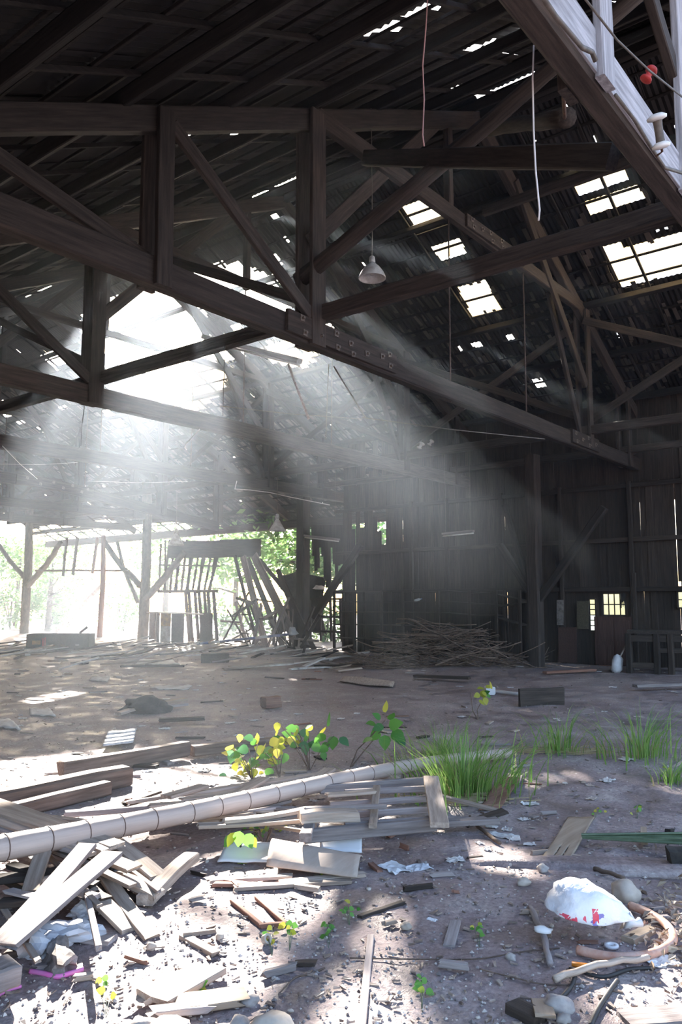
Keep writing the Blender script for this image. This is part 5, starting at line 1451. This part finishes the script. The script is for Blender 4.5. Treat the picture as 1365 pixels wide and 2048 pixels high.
# ------------------------------------------------------------------ lamps, cords, insulators
def lamp(P, r, label, ztop_, cone=False):
    root = empty('hanging_lamp', P, label, 'lamp', 'enamel lamps hanging in the shed')
    if cone: prof = [(r, 0), (r*.55, r*.75), (r*.2, r*1.35), (r*.12, r*1.5)]
    else: prof = [(r, 0), (r*.97, r*.14), (r*.82, r*.48), (r*.55, r*.85), (r*.30, r*1.08), (r*.22, r*1.2)]
    pin = [(a*.96, b - .004) for a, b in prof[::-1]]
    V, Fc = lathe_geo(prof + pin + [prof[0]], 28); mesh('lamp_shade', V, Fc, 'enamel', root, Matrix.Translation(P), smooth=True)
    h = prof[-1][1]
    V, Fc = lathe_geo([(0, h - .02), (r*.22, h - .02), (r*.24, h + r*.1), (r*.2, h + r*.42), (r*.12, h + r*.5), (0, h + r*.5)], 16); mesh('lamp_cap', V, Fc, 'enamel', root, Matrix.Translation(P), smooth=True)
    V, Fc = lathe_geo([(0, r*.25), (r*.18, r*.3), (r*.22, r*.5), (r*.14, r*.85), (r*.1, r*1.0)], 14); mesh('bulb', V, Fc, 'bulb', root, Matrix.Translation(P), smooth=True)
    top = P + UP*(h + r*.5)
    tube('lamp_cord', [top, top + Vector((.02, .01, .25*(ztop_-top.z))), Vector((P.x - .01, P.y, ztop_))], .008, 'cable_grey', root, 6)
plain('enamel', (.80, .80, .78), .4, scale=9, col2=(.5, .48, .46)); plain('bulb', (.70, .66, .60), .15, scale=5, var=.2)
P = on_s(745, 557, 8.6); lamp(P, .19, 'enamel lamp hanging above the tie beam, nearest of the hanging lamps', roof_z(P.x) - .2)
P = on_s(555, 1062, 16.2); lamp(P, .24, 'conical lamp hanging in the haze before the broken wall', 5.05, True)
P = on_s(352, 1090, 16.2); lamp(P, .26, 'conical lamp hanging in the haze above the slatted screen', 5.05, True)
def tubelight(p0, p1, s, label, zt):
    A = on_s(*p0, s); B = on_s(*p1, s)
    root = empty('strip_light', (A+B)/2, label, 'lamp')
    beam('housing', A, B, .10, .05, 'lath_grey', root, seg=1, jit=0)
    tube('tube', [A - UP*.05, B - UP*.05], .018, 'ceramic', root, 8)
    for P in (A.lerp(B, .1), B.lerp(A, .1)): tube('wire', [P, Vector((P.x, P.y, zt))], .004, 'cable_grey', root, 4)
tubelight((610, 1071), (678, 1079), 16.2, 'strip light fitting hanging before the dark column', 5.05)
tubelight((886, 1068), (948, 1062), 16.2, 'strip light fitting hanging in the sunbeam', 5.05)
A = on_s(408, 674, 8.2); B = on_s(600, 722, 8.2)
root = empty('strip_light', (A+B)/2, 'strip light fitting hanging askew under the sunlit hole', 'lamp')
beam('housing', A, B, .11, .07, 'lath_grey', root, seg=1, jit=0); tube('tube', [A - UP*.06, B - UP*.06], .02, 'ceramic', root, 8)
for f in (.3, .9):
    P = A.lerp(B, f); tube('wire', [P, Vector((P.x - .1, P.y - .3, 5.0 + (P.z-4)*.2))], .005, 'cable_grey', root, 4)
def insulator(P, label, sc=1.0, ax=None):
    prof = [(0, .06), (.035, .058), (.045, .04), (.04, .025), (.022, .02), (.022, -.02), (.04, -.025), (.045, -.04), (.03, -.05), (0, -.05)]
    V, Fc = lathe_geo([(r*sc, z*sc) for r, z in prof], 18)
    o = mesh('porcelain_insulator', V, Fc, 'ceramic', None, Matrix.Translation(P) @ (ax or Euler((.5, .3, 0)).to_matrix().to_4x4()), smooth=True); return tag(o, label, 'insulator')
def spool():
    P = on_l(1319, 264, 1.40)
    root = empty('porcelain_insulator', P, 'white porcelain spool insulator on the face of the nearest truss', 'insulator')
    M = Matrix.Translation(P) @ Matrix.Rotation(radians(38.6 - 90), 4, 'Z') @ Euler((.35, -.28, 0)).to_matrix().to_4x4()
    for z, r in ((.085, .062), (-.085, .058)):
        V, Fc = lathe_geo([(0, z + .028), (r*.55, z + .024), (r, z + .006), (r*.95, z - .010), (r*.5, z - .018), (0, z - .018)], 20); mesh('porcelain_disc', V, Fc, 'ceramic', root, M, smooth=True)
    V, Fc = lathe_geo([(.03, .085), (.026, .03), (.026, -.03), (.03, -.085)], 14); mesh('spool_waist', V, Fc, 'cable_grey', root, M, smooth=True)
    V, Fc = tube_geo([(0, 0, .11), (0, 0, -.12), (0, .08, -.13)], .008, 6); mesh('pin', V, Fc, 'rust', root, M, smooth=True)
spool()
P = on_l(842, 892, 10.8); insulator(P, 'white insulator on the third truss in the sunbeam', 1.7)
P = on_l(862, 886, 10.8); insulator(P, 'second insulator on the third truss in the sunbeam', 1.5)
P = on_l(1298, 150, 1.3); insulator(P, 'red insulator knob on a post of the nearest truss', .8).data.materials[0] = MATS['red_paint']
def cord(name, pts, r, mat, label, cat='cord', group=None, parent=None):
    return tag(tube(name, pts, r, mat, None, 6), label, cat, group)
dA = [(858, -40), (852, 60), (846, 130), (849, 200), (846, 270), (849, 292)]
cord('dangling_string', [on_s(x, y, 4.9) for x, y in dA], .006, 'cord_pink', 'pinkish cord hanging from the roof before the round log brace')
dB = [(1095, -20), (1098, 40), (1090, 72), (1068, 92), (1066, 160), (1068, 260), (1072, 340), (1080, 420), (1078, 441)]
cord('dangling_string', [on_s(x, y, 4.3) for x, y in dB], .006, 'cord_white', 'white cord hanging from the nearest truss')
dC = [(1070, -30), (1110, 30), (1165, 95), (1185, 104), (1192, 122)]
cord('thick_cable', [on_l(x, y, 1.5) for x, y in dC], .015, 'cable_grey', 'thick grey cable stapled along the nearest truss', 'cable')
dD = [(1232, 190), (1270, 240), (1300, 290), (1330, 335), (1380, 350)]
cord('thick_cable', [on_l(x, y, 1.48) for x, y in dD], .012, 'cable_grey', 'grey cable running past the porcelain insulator', 'cable')
dE = [(1165, -10), (1235, 80), (1298, 140), (1380, 205)]
cord('thin_cable', [on_l(x, y, 1.2) for x, y in dE], .006, 'cable_grey', 'thin cable crossing before the posts of the nearest truss', 'cable')
HW = [((440, 812), (725, 838), 9.6, .006, 'cable_grey', 'taut thin wire crossing above the third truss'), ((725, 835), (1090, 878), 9.4, .006, 'cable_grey', 'taut thin wire continuing behind the second truss'),
      ((5, 892), (75, 958), 13.5, .005, 'cord_white', 'short white wire slanting under the fourth truss'), ((0, 928), (155, 925), 13.6, .0025, 'cord_white', 'level white wire under the fourth truss at the picture edge'), ((175, 962), (375, 963), 16, .003, 'cord_white', 'level white wire in the haze before the sway braces'),
      ((0, 1000), (260, 1022), 18.0, .0025, 'cable_grey', 'faint wire below the broken truss'), ((0, 930), (200, 985), 17.5, .0025, 'cable_grey', 'faint slanting wire above the broken truss')]
for (a, b, d, r, mat, lb) in HW: cord('overhead_wire', [on_d(*a, d), on_d((a[0]+b[0])/2, (a[1]+b[1])/2 + 3, d*1.06), on_d(*b, d*1.12)], r, mat, lb, 'wire')
cord('bent_wire', [on_l(x, y, 15.45) for x, y in ((474, 962), (470, 978), (500, 980), (540, 985), (580, 994), (620, 1002), (660, 1010))], .012, 'cord_white', 'white bent conduit hanging below the fourth truss', 'conduit')
cord('bent_wire', [on_d(x, y, 12.5) for x, y in ((400, 858), (385, 875), (372, 888), (370, 895), (374, 900))], .009, 'cord_white', 'white hooked wire hanging below the third truss', 'wire')
cord('hanging_stick', [on_d(577, 728, 10.2), on_d(598, 785, 10.1), on_d(618, 838, 10.0)], .018, 'lath', 'thin stick hanging from the second truss in the sunbeam', 'stick')
cord('hanging_wire', [on_d(668, 733, 10.6), on_d(700, 785, 10.6), on_d(732, 836, 10.6)], .010, 'cable_grey', 'dark wire slanting down from the second truss', 'wire')
cord('hanging_wire', [on_d(658, 728, 10.5), on_d(655, 800, 10.5), on_d(652, 880, 10.5)], .006, 'cable_grey', 'thin wire hanging straight down from the second truss', 'wire')
cord('hanging_wire', [on_d(170, 805, 13.2), on_d(164, 850, 13.2), on_d(162, 892, 13.2)], .006, 'cable_dark', 'thin dark wire between the third and fourth trusses', 'wire')
cord('hanging_wire', [on_d(450, 690, 11.0), on_d(448, 760, 11.0), on_d(446, 832, 11.0)], .006, 'cable_dark', 'thin dark wire hanging above the third truss', 'wire')
cord('rusty_chain', [on_l(1127, 70, 2.2), on_l(1126, 150, 2.6), on_l(1130, 235, 3.0)], .02, 'rust', 'rusty chain holding the short round log', 'chain')
